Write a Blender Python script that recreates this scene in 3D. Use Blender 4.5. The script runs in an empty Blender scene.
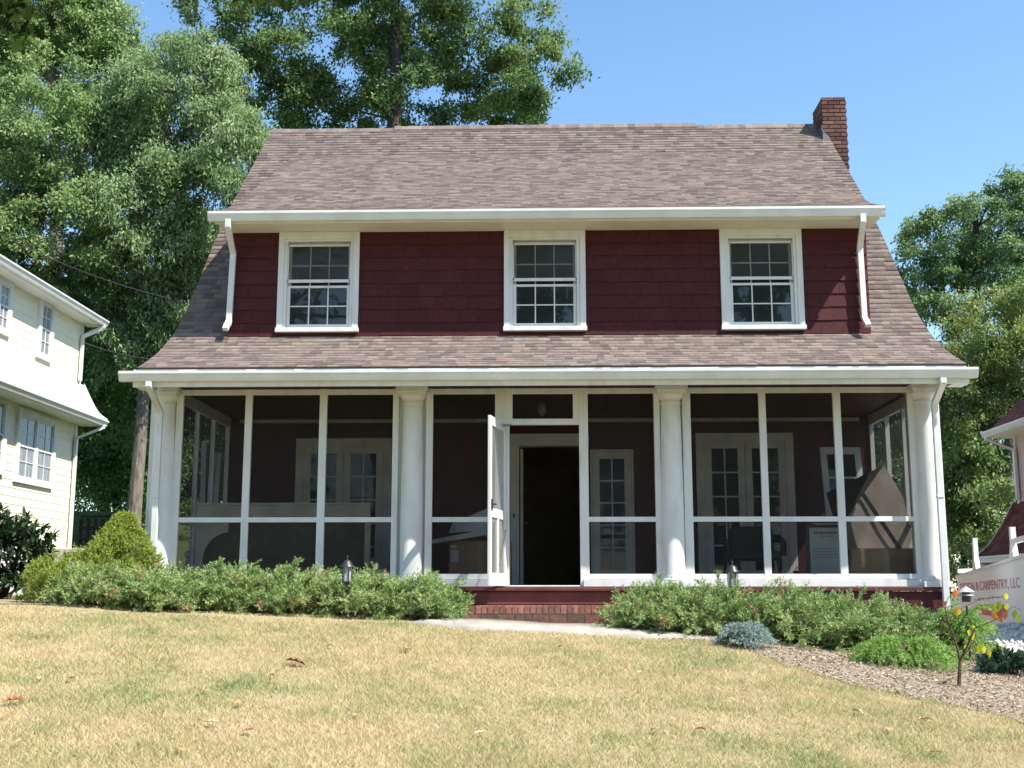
import bpy, bmesh, math
import numpy as np
from mathutils import Vector, Matrix

scene = bpy.context.scene
COL = scene.collection
R = math.radians

# ------------------------------------------------------------------ camera
FPX, HORIZON, YAW, EYE, CAMX = 1180.0, 590.0, R(1.5), 0.42, -0.07
PITCH = math.atan((HORIZON - 384) / FPX)
cam = bpy.data.objects.new('camera', bpy.data.cameras.new('camera'))
COL.objects.link(cam)
cam.location = (CAMX, 0, EYE)
cam.rotation_euler = (R(90) + PITCH, 0, YAW)
cam.data.sensor_width = 36
cam.data.lens = 36 * FPX / 1024
cam.data.clip_start = 0.05
cam.data.clip_end = 2000
scene.camera = cam

# ------------------------------------------------------------------ sky, sun, exposure
SUNDIR = Vector((-1.78, 1.0, -2.75)).normalized()       # the way the light travels
sun_el = math.asin(-SUNDIR.z)
world = bpy.data.worlds.new('World'); scene.world = world; world.use_nodes = True
wn = world.node_tree.nodes; wl = world.node_tree.links
sky = wn.new('ShaderNodeTexSky'); sky.sky_type = 'NISHITA'; sky.sun_disc = False
sky.sun_elevation = sun_el
sky.sun_rotation = math.atan2(-SUNDIR.x, -SUNDIR.y)
sky.air_density = 1.0; sky.dust_density = 0.4; sky.ozone_density = 1.6
bg = wn['Background']; bg.inputs['Strength'].default_value = 0.14
tint = wn.new('ShaderNodeHueSaturation'); tint.inputs['Saturation'].default_value = 1.1; tint.inputs['Hue'].default_value = .496
wl.new(sky.outputs['Color'], tint.inputs['Color']); wl.new(tint.outputs['Color'], bg.inputs['Color'])
sd = bpy.data.lights.new('sun', 'SUN'); sd.energy = 5.0; sd.angle = R(0.53); sd.color = (1.0, 0.95, 0.86)
sun = bpy.data.objects.new('sun', sd); COL.objects.link(sun)
sun.rotation_euler = SUNDIR.to_track_quat('-Z', 'Y').to_euler()
vs = scene.view_settings
vs.view_transform = 'Standard'; vs.look = 'None'; vs.exposure = 0.96; vs.gamma = 1; vs.use_curve_mapping = False
scene.cycles.max_bounces = 8; scene.cycles.transparent_max_bounces = 24
scene.cycles.use_denoising = True

# ------------------------------------------------------------------ helpers
_cp, _sp, _cy, _sy = math.cos(PITCH), math.sin(PITCH), math.cos(YAW), math.sin(YAW)
FW = np.array([-_sy * _cp, _cy * _cp, _sp]); RT = np.array([_cy, _sy, 0.0]); UP = np.cross(RT, FW)
EYEP = np.array([CAMX, 0, EYE])
def at(px, py, Y):
    d = FW + RT * (px - 512) / FPX + UP * (384 - py) / FPX
    return EYEP + d * ((Y - EYEP[1]) / d[1])
def atX(px, py, X):
    d = FW + RT * (px - 512) / FPX + UP * (384 - py) / FPX
    return EYEP + d * ((X - EYEP[0]) / d[0])

def lattice(x, y, seed=0):
    xi = np.floor(x).astype(np.int64); yi = np.floor(y).astype(np.int64)
    fx = x - xi; fy = y - yi; fx = fx * fx * (3 - 2 * fx); fy = fy * fy * (3 - 2 * fy)
    def h(a, b):
        n = (a * 374761393 + b * 668265263 + seed * 974634777) & 0x7fffffff
        n = ((n ^ (n >> 13)) * 1274126177) & 0x7fffffff
        return ((n ^ (n >> 16)) & 0xffff) / 65535.0
    return (h(xi, yi) * (1 - fx) + h(xi + 1, yi) * fx) * (1 - fy) + (h(xi, yi + 1) * (1 - fx) + h(xi + 1, yi + 1) * fx) * fy

def gz(x, y):
    """height of the ground"""
    x = np.asarray(x, float); y = np.asarray(y, float)
    b = np.interp(x, [-60, -12, -6.2, -.8, 1.7, 5.1, 7, 9, 14, 60], [.55, .45, .29, .09, -.01, -.24, -.36, -.8, -2.2, -2.4])
    f = -0.098 * 0.45 * np.log1p(np.exp(np.clip((13.3 - y) / 0.45, -50, 50)))
    f = np.maximum(f, -1.6)
    far = np.interp(y, [26, 36, 60, 130], [0, 2.4, 4.0, 5.0]) * np.interp(x, [-60, -7, 0], [1, 1, .1])
    b = b + .30 * np.exp(-((x - 5.35) / .8) ** 2 - ((y - 13.7) / .75) ** 2)
    bump = (lattice(x * .9, y * .9, 3) - .5) * .03 + (lattice(x * 3, y * 3, 4) - .5) * .012
    return b + f + far + bump
def gz1(x, y): return float(gz(np.array([x]), np.array([y]))[0])

def props(o, label=None, cat=None, group=None, kind=None):
    if label: o['label'] = label
    if cat: o['category'] = cat
    if group: o['group'] = group
    if kind: o['kind'] = kind
    return o
def root(name, label, cat, loc=(0, 0, 0), group=None, rotz=0):
    o = bpy.data.objects.new(name, None); COL.objects.link(o)
    o.location = loc; o.rotation_euler = (0, 0, rotz); o.empty_display_size = .2
    return props(o, label, cat, group)
def origin_of(p):
    v = Vector((0, 0, 0))
    while p is not None:
        v += Vector(p.location); p = p.parent
    return v
def link(name, me, mat, parent=None, local=False):
    o = bpy.data.objects.new(name, me); COL.objects.link(o)
    if mat is not None: me.materials.append(mat)
    if parent is not None:
        o.parent = parent
        if not local:
            me.transform(Matrix.Translation(-origin_of(parent)))
    return o
def np_mesh(name, V, F, mat, parent=None, attr=None, local=False, smooth=False):
    """V (n,3); F (m,k) equal-sided faces; attr per face"""
    me = bpy.data.meshes.new(name)
    V = np.ascontiguousarray(V, np.float32); F = np.ascontiguousarray(F, np.int32)
    m, k = F.shape
    me.vertices.add(len(V)); me.vertices.foreach_set('co', V.ravel())
    me.loops.add(m * k); me.loops.foreach_set('vertex_index', F.ravel())
    me.polygons.add(m)
    me.polygons.foreach_set('loop_start', np.arange(0, m * k, k, dtype=np.int32))
    me.update(calc_edges=True)
    if smooth: me.polygons.foreach_set('use_smooth', np.ones(m, bool))
    if attr is not None:
        a = me.attributes.new('rnd', 'FLOAT', 'FACE'); a.data.foreach_set('value', np.ascontiguousarray(attr, np.float32))
    return link(name, me, mat, parent, local)

class MB:
    def __init__(s): s.v = []; s.f = []; s.a = []; s.sm = []; s.cur = 0.5
    def add(s, vs, fs, smooth=False):
        n = len(s.v); s.v += [tuple(map(float, v)) for v in vs]
        for f in fs: s.f.append(tuple(i + n for i in f)); s.a.append(s.cur); s.sm.append(smooth)
        return s
    def box(s, x0, x1, y0, y1, z0, z1):
        v = [(x, y, z) for z in (z0, z1) for y in (y0, y1) for x in (x0, x1)]
        return s.add(v, [(0, 2, 3, 1), (4, 5, 7, 6), (0, 1, 5, 4), (2, 6, 7, 3), (0, 4, 6, 2), (1, 3, 7, 5)])
    def obox(s, c, ax, ay, az):
        c, ax, ay, az = map(lambda q: np.asarray(q, float), (c, ax, ay, az))
        v = [c + i * ax + j * ay + k * az for k in (-1, 1) for j in (-1, 1) for i in (-1, 1)]
        return s.add(v, [(0, 2, 3, 1), (4, 5, 7, 6), (0, 1, 5, 4), (2, 6, 7, 3), (0, 4, 6, 2), (1, 3, 7, 5)])
    def bar(s, p, q, w, t, up=(0, 0, 1)):
        """bar from p to q, section w (sideways) by t (along up)"""
        p, q = np.asarray(p, float), np.asarray(q, float); d = q - p; L = np.linalg.norm(d); d /= L
        side = np.cross(d, up); 
        if np.linalg.norm(side) < 1e-5: side = np.cross(d, (1, 0, 0))
        side /= np.linalg.norm(side); u = np.cross(side, d)
        return s.obox((p + q) / 2, d * L / 2, side * w / 2, u * t / 2)
    def prism(s, prof, axis, a0, a1, smooth=False):
        """profile of 2-D points extruded along axis 'x' (prof = y,z), 'y' (x,z) or 'z' (x,y)"""
        def P(p, a): return {'x': (a, p[0], p[1]), 'y': (p[0], a, p[1]), 'z': (p[0], p[1], a)}[axis]
        n = len(prof); v = [P(p, a0) for p in prof] + [P(p, a1) for p in prof]
        fs = [tuple(range(n - 1, -1, -1)), tuple(range(n, 2 * n))] + [(i, (i + 1) % n, n + (i + 1) % n, n + i) for i in range(n)]
        return s.add(v, fs, smooth)
    def tube(s, pts, rad, n=8, cap=True):
        pts = np.asarray(pts, float); rad = np.broadcast_to(rad, len(pts))
        t = np.gradient(pts, axis=0); t /= np.linalg.norm(t, axis=1)[:, None] + 1e-9
        ref = np.array([0, 0, 1.0]) if abs(t[0][2]) < .9 else np.array([1.0, 0, 0])
        vs = []
        for i in range(len(pts)):
            u = np.cross(t[i], ref); u /= np.linalg.norm(u) + 1e-9; w = np.cross(u, t[i]); ref = np.cross(t[i], u) * -1 if False else ref
            for k in range(n):
                a = 2 * math.pi * k / n; vs.append(pts[i] + rad[i] * (math.cos(a) * u + math.sin(a) * w))
        fs = [(i * n + k, i * n + (k + 1) % n, (i + 1) * n + (k + 1) % n, (i + 1) * n + k) for i in range(len(pts) - 1) for k in range(n)]
        if cap: fs += [tuple(range(n - 1, -1, -1)), tuple(range((len(pts) - 1) * n, len(pts) * n))]
        return s.add(vs, fs, True)
    def lathe(s, prof, c, n=28, smooth=True):
        """prof (r,z) bottom to top round the point c"""
        vs = [(c[0] + r * math.cos(2 * math.pi * k / n), c[1] + r * math.sin(2 * math.pi * k / n), c[2] + z) for r, z in prof for k in range(n)]
        m = len(prof)
        fs = [(i * n + k, i * n + (k + 1) % n, (i + 1) * n + (k + 1) % n, (i + 1) * n + k) for i in range(m - 1) for k in range(n)]
        fs += [tuple(range(n - 1, -1, -1)), tuple(range((m - 1) * n, m * n))]
        return s.add(vs, fs, smooth)
    def build(s, name, mat, parent=None, local=False, bevel=0, label=None):
        me = bpy.data.meshes.new(name); me.from_pydata(s.v, [], s.f); me.update()
        me.polygons.foreach_set('use_smooth', np.array(s.sm, bool))
        a = me.attributes.new('rnd', 'FLOAT', 'FACE'); a.data.foreach_set('value', np.array(s.a, np.float32))
        o = link(name, me, mat, parent, local)
        if any(s.sm) and not all(s.sm) or (all(s.sm) and len(s.sm)):
            try: me.set_sharp_from_angle(angle=R(35))
            except Exception: pass
        if bevel:
            m = o.modifiers.new('bevel', 'BEVEL'); m.width = bevel; m.segments = 2; m.limit_method = 'ANGLE'; m.angle_limit = R(40)
        if label: o['label'] = label
        return o
def B(x0, x1, y0, y1, z0, z1): return MB().box(x0, x1, y0, y1, z0, z1)

# ------------------------------------------------------------------ materials
def srgb(r, g, b):
    f = lambda c: c / 12.92 if c <= .04045 else ((c + .055) / 1.055) ** 2.4
    return (f(r / 255), f(g / 255), f(b / 255))
def new_mat(name):
    m = bpy.data.materials.new(name); m.use_nodes = True
    nt = m.node_tree; return m, nt.nodes, nt.links, nt.nodes['Principled BSDF']
def paint(name, col, col2=None, rough=.55, scale=3.0, bump=0.0, bscale=60, spec=.35, stretch=(1, 1, 1), detail=6, metal=0, lo=.35, hi=.7, coords='Object'):
    m, N, L, P = new_mat(name)
    tc = N.new('ShaderNodeTexCoord'); mp = N.new('ShaderNodeMapping'); mp.inputs['Scale'].default_value = stretch
    L.new(tc.outputs[coords], mp.inputs['Vector'])
    nz = N.new('ShaderNodeTexNoise'); nz.inputs['Scale'].default_value = scale; nz.inputs['Detail'].default_value = detail
    L.new(mp.outputs[0], nz.inputs['Vector'])
    cr = N.new('ShaderNodeValToRGB'); cr.color_ramp.elements[0].position = lo; cr.color_ramp.elements[1].position = hi
    c2 = col2 or tuple(c * .82 for c in col)
    cr.color_ramp.elements[0].color = (*c2, 1); cr.color_ramp.elements[1].color = (*col, 1)
    L.new(nz.outputs['Fac'], cr.inputs[0]); L.new(cr.outputs[0], P.inputs['Base Color'])
    P.inputs['Roughness'].default_value = rough; P.inputs['Specular IOR Level'].default_value = spec; P.inputs['Metallic'].default_value = metal
    if bump:
        n2 = N.new('ShaderNodeTexNoise'); n2.inputs['Scale'].default_value = bscale; n2.inputs['Detail'].default_value = 4
        L.new(mp.outputs[0], n2.inputs['Vector'])
        bp = N.new('ShaderNodeBump'); bp.inputs['Strength'].default_value = bump; bp.inputs['Distance'].default_value = .02
        L.new(n2.outputs['Fac'], bp.inputs['Height']); L.new(bp.outputs[0], P.inputs['Normal'])
    return m
def ramp_mat(name, stops, rough=.8, spec=.2, noise=.25, nscale=40, bump=0, bscale=200, trans=0.0):
    """colour by the per-face random attribute, plus fine noise"""
    m, N, L, P = new_mat(name)
    at_ = N.new('ShaderNodeAttribute'); at_.attribute_name = 'rnd'
    cr = N.new('ShaderNodeValToRGB'); el = cr.color_ramp.elements
    while len(el) < len(stops): el.new(.5)
    for e, (p, c) in zip(el, stops): e.position = p; e.color = (*c, 1)
    L.new(at_.outputs['Fac'], cr.inputs[0]); out = cr.outputs[0]
    if noise:
        tc = N.new('ShaderNodeTexCoord'); nz = N.new('ShaderNodeTexNoise'); nz.inputs['Scale'].default_value = nscale; nz.inputs['Detail'].default_value = 5
        L.new(tc.outputs['Object'], nz.inputs['Vector'])
        mr = N.new('ShaderNodeMapRange'); mr.inputs[3].default_value = 1 - noise; mr.inputs[4].default_value = 1 + noise
        mr.inputs[1].default_value = .3; mr.inputs[2].default_value = .7
        L.new(nz.outputs['Fac'], mr.inputs[0])
        mx = N.new('ShaderNodeMix'); mx.data_type = 'RGBA'; mx.blend_type = 'MULTIPLY'; mx.inputs[0].default_value = 1
        L.new(out, mx.inputs[6]); L.new(mr.outputs[0], mx.inputs[7]); out = mx.outputs[2]
        if bump:
            n2 = N.new('ShaderNodeTexNoise'); n2.inputs['Scale'].default_value = bscale; n2.inputs['Detail'].default_value = 3
            L.new(tc.outputs['Object'], n2.inputs['Vector'])
            bp = N.new('ShaderNodeBump'); bp.inputs['Strength'].default_value = bump; bp.inputs['Distance'].default_value = .01
            L.new(n2.outputs['Fac'], bp.inputs['Height']); L.new(bp.outputs[0], P.inputs['Normal'])
    L.new(out, P.inputs['Base Color'])
    P.inputs['Roughness'].default_value = rough; P.inputs['Specular IOR Level'].default_value = spec
    if trans:
        tb = N.new('ShaderNodeBsdfTranslucent'); ms = N.new('ShaderNodeMixShader'); ms.inputs[0].default_value = trans
        hs = N.new('ShaderNodeHueSaturation'); hs.inputs['Value'].default_value = 1.5; hs.inputs['Hue'].default_value = .485
        L.new(out, hs.inputs['Color']); L.new(hs.outputs[0], tb.inputs['Color'])
        L.new(P.outputs[0], ms.inputs[1]); L.new(tb.outputs[0], ms.inputs[2])
        L.new(ms.outputs[0], N['Material Output'].inputs[0])
    return m
def mesh_screen(name, col, cover, trans=.25):
    m, N, L, P = new_mat(name)
    tr = N.new('ShaderNodeBsdfTransparent'); tl = N.new('ShaderNodeBsdfTranslucent'); tl.inputs['Color'].default_value = (*col, 1)
    P.inputs['Base Color'].default_value = (*col, 1); P.inputs['Roughness'].default_value = .7; P.inputs['Specular IOR Level'].default_value = .1
    a = N.new('ShaderNodeMixShader'); a.inputs[0].default_value = trans
    b = N.new('ShaderNodeMixShader')
    tc = N.new('ShaderNodeTexCoord'); nz = N.new('ShaderNodeTexNoise'); nz.inputs['Scale'].default_value = 2.5
    mr = N.new('ShaderNodeMapRange'); mr.inputs[1].default_value = .3; mr.inputs[2].default_value = .7
    mr.inputs[3].default_value = cover - .05; mr.inputs[4].default_value = cover + .05
    L.new(tc.outputs['Object'], nz.inputs['Vector']); L.new(nz.outputs['Fac'], mr.inputs[0]); L.new(mr.outputs[0], b.inputs[0])
    L.new(P.outputs[0], a.inputs[1]); L.new(tl.outputs[0], a.inputs[2]); L.new(tr.outputs[0], b.inputs[1]); L.new(a.outputs[0], b.inputs[2])
    L.new(b.outputs[0], N['Material Output'].inputs[0])
    return m
def glass(name, tint=(.02, .025, .025), rough=.02):
    m, N, L, P = new_mat(name)
    P.inputs['Base Color'].default_value = (*tint, 1); P.inputs['Roughness'].default_value = rough; P.inputs['Specular IOR Level'].default_value = .6
    tc = N.new('ShaderNodeTexCoord'); nz = N.new('ShaderNodeTexNoise'); nz.inputs['Scale'].default_value = 3
    bp = N.new('ShaderNodeBump'); bp.inputs['Strength'].default_value = .05; bp.inputs['Distance'].default_value = .02
    L.new(tc.outputs['Object'], nz.inputs['Vector']); L.new(nz.outputs['Fac'], bp.inputs['Height']); L.new(bp.outputs[0], P.inputs['Normal'])
    return m

WHITE = paint('white_paint', (.69, .69, .665), (.60, .595, .555), rough=.5, scale=3.2, bump=.08, bscale=30, stretch=(2.5, 2.5, .7), lo=.28, hi=.55)
CREAM = paint('cream_paint', (.74, .70, .58), (.64, .60, .48), rough=.55, scale=2.0)
GUTTER = paint('gutter_paint', (.70, .71, .70), (.60, .60, .585), rough=.35, scale=2.5, spec=.5)
MAROON = paint('maroon_paint', (.085, .016, .020), (.055, .010, .013), rough=.6, scale=4, bump=.15, bscale=50)
MAROON_DARK = paint('dark_maroon_boards', (.06, .022, .02), (.04, .015, .014), rough=.6, scale=6, stretch=(1, 12, 1))
SIDING = ramp_mat('maroon_shingle', [(0, (.054, .0115, .0125)), (.5, (.066, .0138, .015)), (1, (.080, .0175, .019))], rough=.65, noise=.18, nscale=14, bump=.3, bscale=60)
ROOF = ramp_mat('asphalt_shingle', [(0, (.115, .088, .080)), (.25, (.152, .118, .106)), (.5, (.180, .141, .124)), (.68, (.195, .157, .132)), (.85, (.23, .188, .156)), (1, (.182, .130, .120))], rough=.92, noise=.16, nscale=25, bump=.5, bscale=150)
REDROOF = ramp_mat('red_asphalt_shingle', [(0, (.09, .03, .028)), (.5, (.14, .048, .042)), (1, (.18, .07, .06))], rough=.9, noise=.15, nscale=25)
WHITEROOF = ramp_mat('white_shingle', [(0, (.60, .60, .58)), (.5, (.68, .68, .66)), (1, (.74, .74, .72))], rough=.9, noise=.1, nscale=20)
BRICK = ramp_mat('red_brick', [(0, (.075, .038, .034)), (.35, (.125, .058, .049)), (.7, (.165, .077, .063)), (1, (.21, .125, .105))], rough=.85, noise=.3, nscale=25, bump=.4, bscale=90)
STEPBRICK = ramp_mat('step_brick', [(0, (.15, .085, .065)), (.45, (.25, .105, .08)), (1, (.38, .16, .12))], rough=.85, noise=.3, nscale=25, bump=.4, bscale=90)
MORTAR = paint('dark_mortar', (.05, .038, .035), (.03, .024, .022), rough=.95, scale=20, bump=.3)
LEAD = paint('lead_flashing', (.22, .22, .22), (.10, .10, .105), rough=.5, scale=9, metal=.5)
CONCRETE = paint('concrete', (.40, .37, .32), (.30, .275, .235), rough=.9, scale=5, bump=.25, bscale=120)
FOUND = paint('grey_foundation', (.26, .25, .23), (.18, .17, .16), rough=.9, scale=6, bump=.4)
SCREEN = mesh_screen('insect_screen', (.060, .058, .054), .27, .5)
SCREEN_DOOR = mesh_screen('door_screen', (.36, .36, .34), .28)
GLASS = glass('window_glass')
GLASS_BLUE = glass('blue_reflection_tint_glass', (.03, .06, .12))  # bluish reflection put into the glass colour
DARK = paint('dark_interior', (.022, .02, .018), rough=.9)
BLACK = paint('black_plastic', (.018, .018, .02), rough=.45, spec=.4)
BLACKM = paint('black_iron', (.022, .023, .028), (.035, .036, .04), rough=.4, spec=.5)
CARD = paint('cardboard', (.30, .20, .115), (.24, .155, .09), rough=.85, scale=5)
CARDGREY = paint('grey_brown_board', (.24, .20, .165), (.17, .14, .115), rough=.75, scale=4)
PALE = paint('pale_board', (.55, .55, .53), (.45, .45, .43), rough=.6, scale=4)
BRASS = paint('dull_brass', (.30, .22, .10), rough=.35, metal=.8)
GALV = paint('galvanised', (.42, .43, .43), rough=.45, metal=.6)

# ------------------------------------------------------------------ setting: ground, lawn, walk, mulch, gravel
def axis(*segs):
    return np.unique(np.round(np.concatenate([np.arange(a, b + 1e-6, d) for a, b, d in segs]), 4))
def sheet(name, xs, ys, zf, mat, keep=None, kind='structure'):
    X, Y = np.meshgrid(xs, ys); V = np.stack([X.ravel(), Y.ravel(), zf(X.ravel(), Y.ravel())], 1)
    nx = len(xs); i, j = np.meshgrid(np.arange(nx - 1), np.arange(len(ys) - 1)); a = (j * nx + i).ravel()
    F = np.stack([a, a + 1, a + nx + 1, a + nx], 1)
    if keep is not None:
        c = V[F].mean(1); F = F[keep(c[:, 0], c[:, 1])]
        u, inv = np.unique(F, return_inverse=True); V = V[u]; F = inv.reshape(F.shape)
    o = np_mesh(name, V, F, mat, smooth=True); props(o, kind=kind); return o

# border of the planting bed on the right: the lawn lies in front of it
BEDX = np.array([1.45, 1.75, 1.95, 2.15, 2.5, 2.9, 3.3, 3.6, 3.95, 4.6, 5.6]); BEDY = np.array([12.7, 12.3, 11.6, 11.0, 10.3, 9.75, 9.3, 8.9, 8.55, 7.9, 7.0])
def bed_edge(x): return np.interp(x, BEDX, BEDY, left=99, right=6.6) + (lattice(x * 4, x * 0 + 7, 8) - .5) * .14
WALKX = np.array([-14, -9, -6, -3, -.8, .6, 1.3, 1.9]); WALKY = np.array([13.3, 13.25, 13.15, 13.0, 13.15, 13.1, 12.85, 12.5])
def walk_mid(x): return np.interp(x, WALKX, WALKY)
def on_walk(x, y):
    half = np.interp(x, [-14, -1.6, -.8, .9, 1.4, 1.9], [.16, .16, .6, .62, .4, .1])
    return (np.abs(y - walk_mid(x)) < half) & (x < 1.9)

GROUND = paint('back_yard_grass', (.10, .15, .035), (.06, .085, .028), rough=.95, scale=1.2, bump=.6, bscale=40)
LAWNM = paint('dry_lawn_thatch', (.33, .275, .16), (.26, .235, .12), rough=.95, scale=1.3, detail=10, bump=.6, bscale=70, lo=.3, hi=.62)
sheet('ground', axis((-400, -60, 40), (-60, -16, 3), (-16, 16, .5), (16, 60, 3), (60, 400, 40)), axis((-60, -4, 4), (-4, 40, .5), (40, 130, 5), (130, 900, 70)), lambda x, y: gz(x, y) - .10, GROUND)
sheet('lawn', axis((-16, 9, .15)), axis((-3, 13.6, .15)), lambda x, y: gz(x, y), LAWNM, keep=lambda x, y: (y < bed_edge(x) + .1) & (y < 13.4))
MULCHM = paint('mulch_soil', (.33, .265, .19), (.24, .19, .135), rough=.95, scale=9, bump=.9, bscale=60)
sheet('mulch_bed', axis((-7.5, 7.2, .12)), axis((6.5, 15.2, .12)), lambda x, y: gz(x, y) + .006, MULCHM,
      keep=lambda x, y: ((y > bed_edge(x)) & (x > 1.3) & (x < 4.75 + np.clip(12.6 - y, 0, 9) * .8) & (y < 14.9)) | ((y > walk_mid(x) + .35) & (y < 14.9) & ((x < -.95) | (x > 1.0)) & (x < 5)))
WALKM = CONCRETE
xs = axis((-14, 1.9, .1)); 
def walk_strip():
    V = []; F = []
    for i, x in enumerate(xs):
        h = float(np.interp(x, [-14, -1.6, -.8, .9, 1.4, 1.9], [.16, .16, .6, .62, .4, .1])); m = float(walk_mid(x))
        for y in (m - h, m, m + h): V.append((x, y, gz1(x, y) + (-.004 if x < -1.4 else .02)))
        for y in (m - h, m + h): V.append((x, y, gz1(x, y) - .1))
    for i in range(len(xs) - 1):
        a, b = i * 5, i * 5 + 5
        F += [(a, b, b + 1, a + 1), (a + 1, b + 1, b + 2, a + 2), (a + 3, b + 3, b, a), (a + 2, b + 2, b + 4, a + 4)]
    o = np_mesh('walkway', np.array(V), np.array(F), WALKM); props(o, kind='structure')
walk_strip()
GRAVELM = paint('pale_gravel', (.70, .66, .59), (.50, .47, .42), rough=.95, scale=22, bump=1.0, bscale=45)
sheet('driveway', axis((4.6, 12, .1)), axis((10.4, 40, .2)), lambda x, y: gz(x, y) + .016, GRAVELM, keep=lambda x, y: x > 4.7 + np.clip((12.6 - y), 0, 9) * .8)

# ------------------------------------------------------------------ the house
house = root('dutch_colonial_house', 'maroon shingled house with brown flared gambrel roof, three dormer windows and screened front porch', 'house', (0, 14.8, 0))
YF = 14.80            # plane of the porch screens
YB = 17.30            # back wall of the porch
ZFL = 0.457           # porch floor
ZC = 2.95             # porch ceiling
HW = 4.72             # half width of the body
RW = 5.0              # half width of the roof
YR, ZR = 20.4, 8.72   # ridge

def smooth_poly(p, n=2):
    p = np.asarray(p, float)
    for _ in range(n):
        q = np.empty((2 * len(p) - 2, 2)); q[0::2] = .75 * p[:-1] + .25 * p[1:]; q[1::2] = .25 * p[:-1] + .75 * p[1:]
        p = np.vstack([p[:1], q, p[-1:]])
    return p
MAINP = smooth_poly([(14.03, 3.09), (14.6, 3.33), (15.2, 3.68), (15.7, 4.07), (16.1, 4.50), (17.1, 5.63), (18.0, 6.55), (19.2, 7.62), (YR, ZR)])
DORMP = smooth_poly([(14.76, 5.315), (15.1, 5.44), (15.6, 5.67), (16.4, 6.12), (17.6, 6.80), (19.35, 7.83)])

def shingles(name, prof, x0, x1, parent, mat=ROOF, seed=1, expo=.118, tab=(.08, .19), base=.006, th=(.0015, .006)):
    rg = np.random.default_rng(seed)
    d = np.linalg.norm(np.diff(prof, axis=0), axis=1); s = np.concatenate([[0], np.cumsum(d)])
    P = lambda q: np.array([np.interp(q, s, prof[:, 0]), np.interp(q, s, prof[:, 1])])
    V = []; F = []; A = []
    n = int(s[-1] / expo)
    for k in range(n + 1):
        a, b = k * expo, min((k + 1) * expo + .012, s[-1])
        if a >= s[-1] - .01: break
        pa, pb = P(a), P(b); t = pb - pa; t /= np.linalg.norm(t); nn = np.array([-t[1], t[0]])
        x = x0
        while x < x1 - 1e-6:
            w = rg.uniform(*tab); xe = min(x + w, x1)
            if x1 - xe < .06: xe = x1
            h = th[0] if rg.random() < .5 else th[1]; h += rg.uniform(0, .003)
            j = rg.uniform(-.006, .006)
            lo = pa + nn * (base + h) - t * (.002 + j); lob = pa + nn * (base - .006) - t * (.002 + j); hi = pb + nn * (base - .002)
            i = len(V)
            V += [(x, *lo), (xe, *lo), (xe, *hi), (x, *hi), (x, *lob), (xe, *lob)]
            F += [(i, i + 1, i + 2, i + 3), (i + 4, i + 5, i + 1, i)]
            c = rg.random(); A += [c, c * .6]  # butt faces get a lower tone, shade put into the colour
            x = xe
    return np_mesh(name, np.array(V), np.array(F), mat, parent, np.array(A))
def slab(prof, th):
    prof = np.asarray(prof); t = np.gradient(prof, axis=0); t /= np.linalg.norm(t, axis=1)[:, None]
    low = prof - np.stack([-t[:, 1], t[:, 0]], 1) * th
    return [tuple(p) for p in prof] + [tuple(p) for p in low[::-1]]
DECK = paint('roof_deck_edge', (.10, .075, .07), rough=.9)
mainroof = MB().prism(slab(MAINP, .10), 'x', -RW, RW)
REARP = [(2 * YR - y, z) for y, z in MAINP[::-1]]
mainroof.prism(slab(REARP, .10), 'x', -RW, RW)
roof = mainroof.build('main_roof', DECK, house)
shingles('shingle_course', MAINP, -RW - .012, RW + .012, roof, seed=3)
shingles('rear_shingle_course', np.array(REARP[::-1]), -RW, RW, roof, seed=4, tab=(.5, .9), expo=.4)
dorm = MB().prism(slab(DORMP, .09), 'x', -4.34, 4.34).build('dormer_roof', DECK, house)
shingles('shingle_course', DORMP, -4.35, 4.35, dorm, seed=5)
# ridge cap with a slight sag and a longer vent strip in the middle
rc = MB(); rg = np.random.default_rng(8)
for x in np.arange(-RW, RW - .01, .125):
    rc.cur = float(rg.uniform(.1, .8)); h = rg.uniform(.012, .024)
    v = 0.035 if -2.8 < x < 2.75 else 0.0
    rc.prism([(YR - .11, ZR - .078 + v), (YR, ZR + .012 + h + v), (YR + .11, ZR - .078 + v), (YR + .11, ZR - .12), (YR, ZR - .02), (YR - .11, ZR - .12)], 'x', x, x + .124)
rc.build('ridge_cap', ROOF, house)

# body walls: gable ends, rear, and a closed core so nothing leaks light
inner = [(y, z - .13) for y, z in MAINP if y > 14.9] + [(2 * YR - y, z - .13) for y, z in MAINP[::-1] if y > 15.0]
front = [(14.92, 3.0)]
for sx in (-1, 1):
    prof = [(YB + .0, ZC + .06), (14.92, ZC + .06)] + inner + [(25.6, -.7), (YB, -.7)]
    a, b = sorted((sx * (HW - .14), sx * HW)); MB().prism(prof, 'x', a, b).build('gable_wall', MAROON, house)
B(-HW + .14, HW - .14, 25.45, 25.6, -.7, 3.2).build('rear_wall', MAROON, house)
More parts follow.
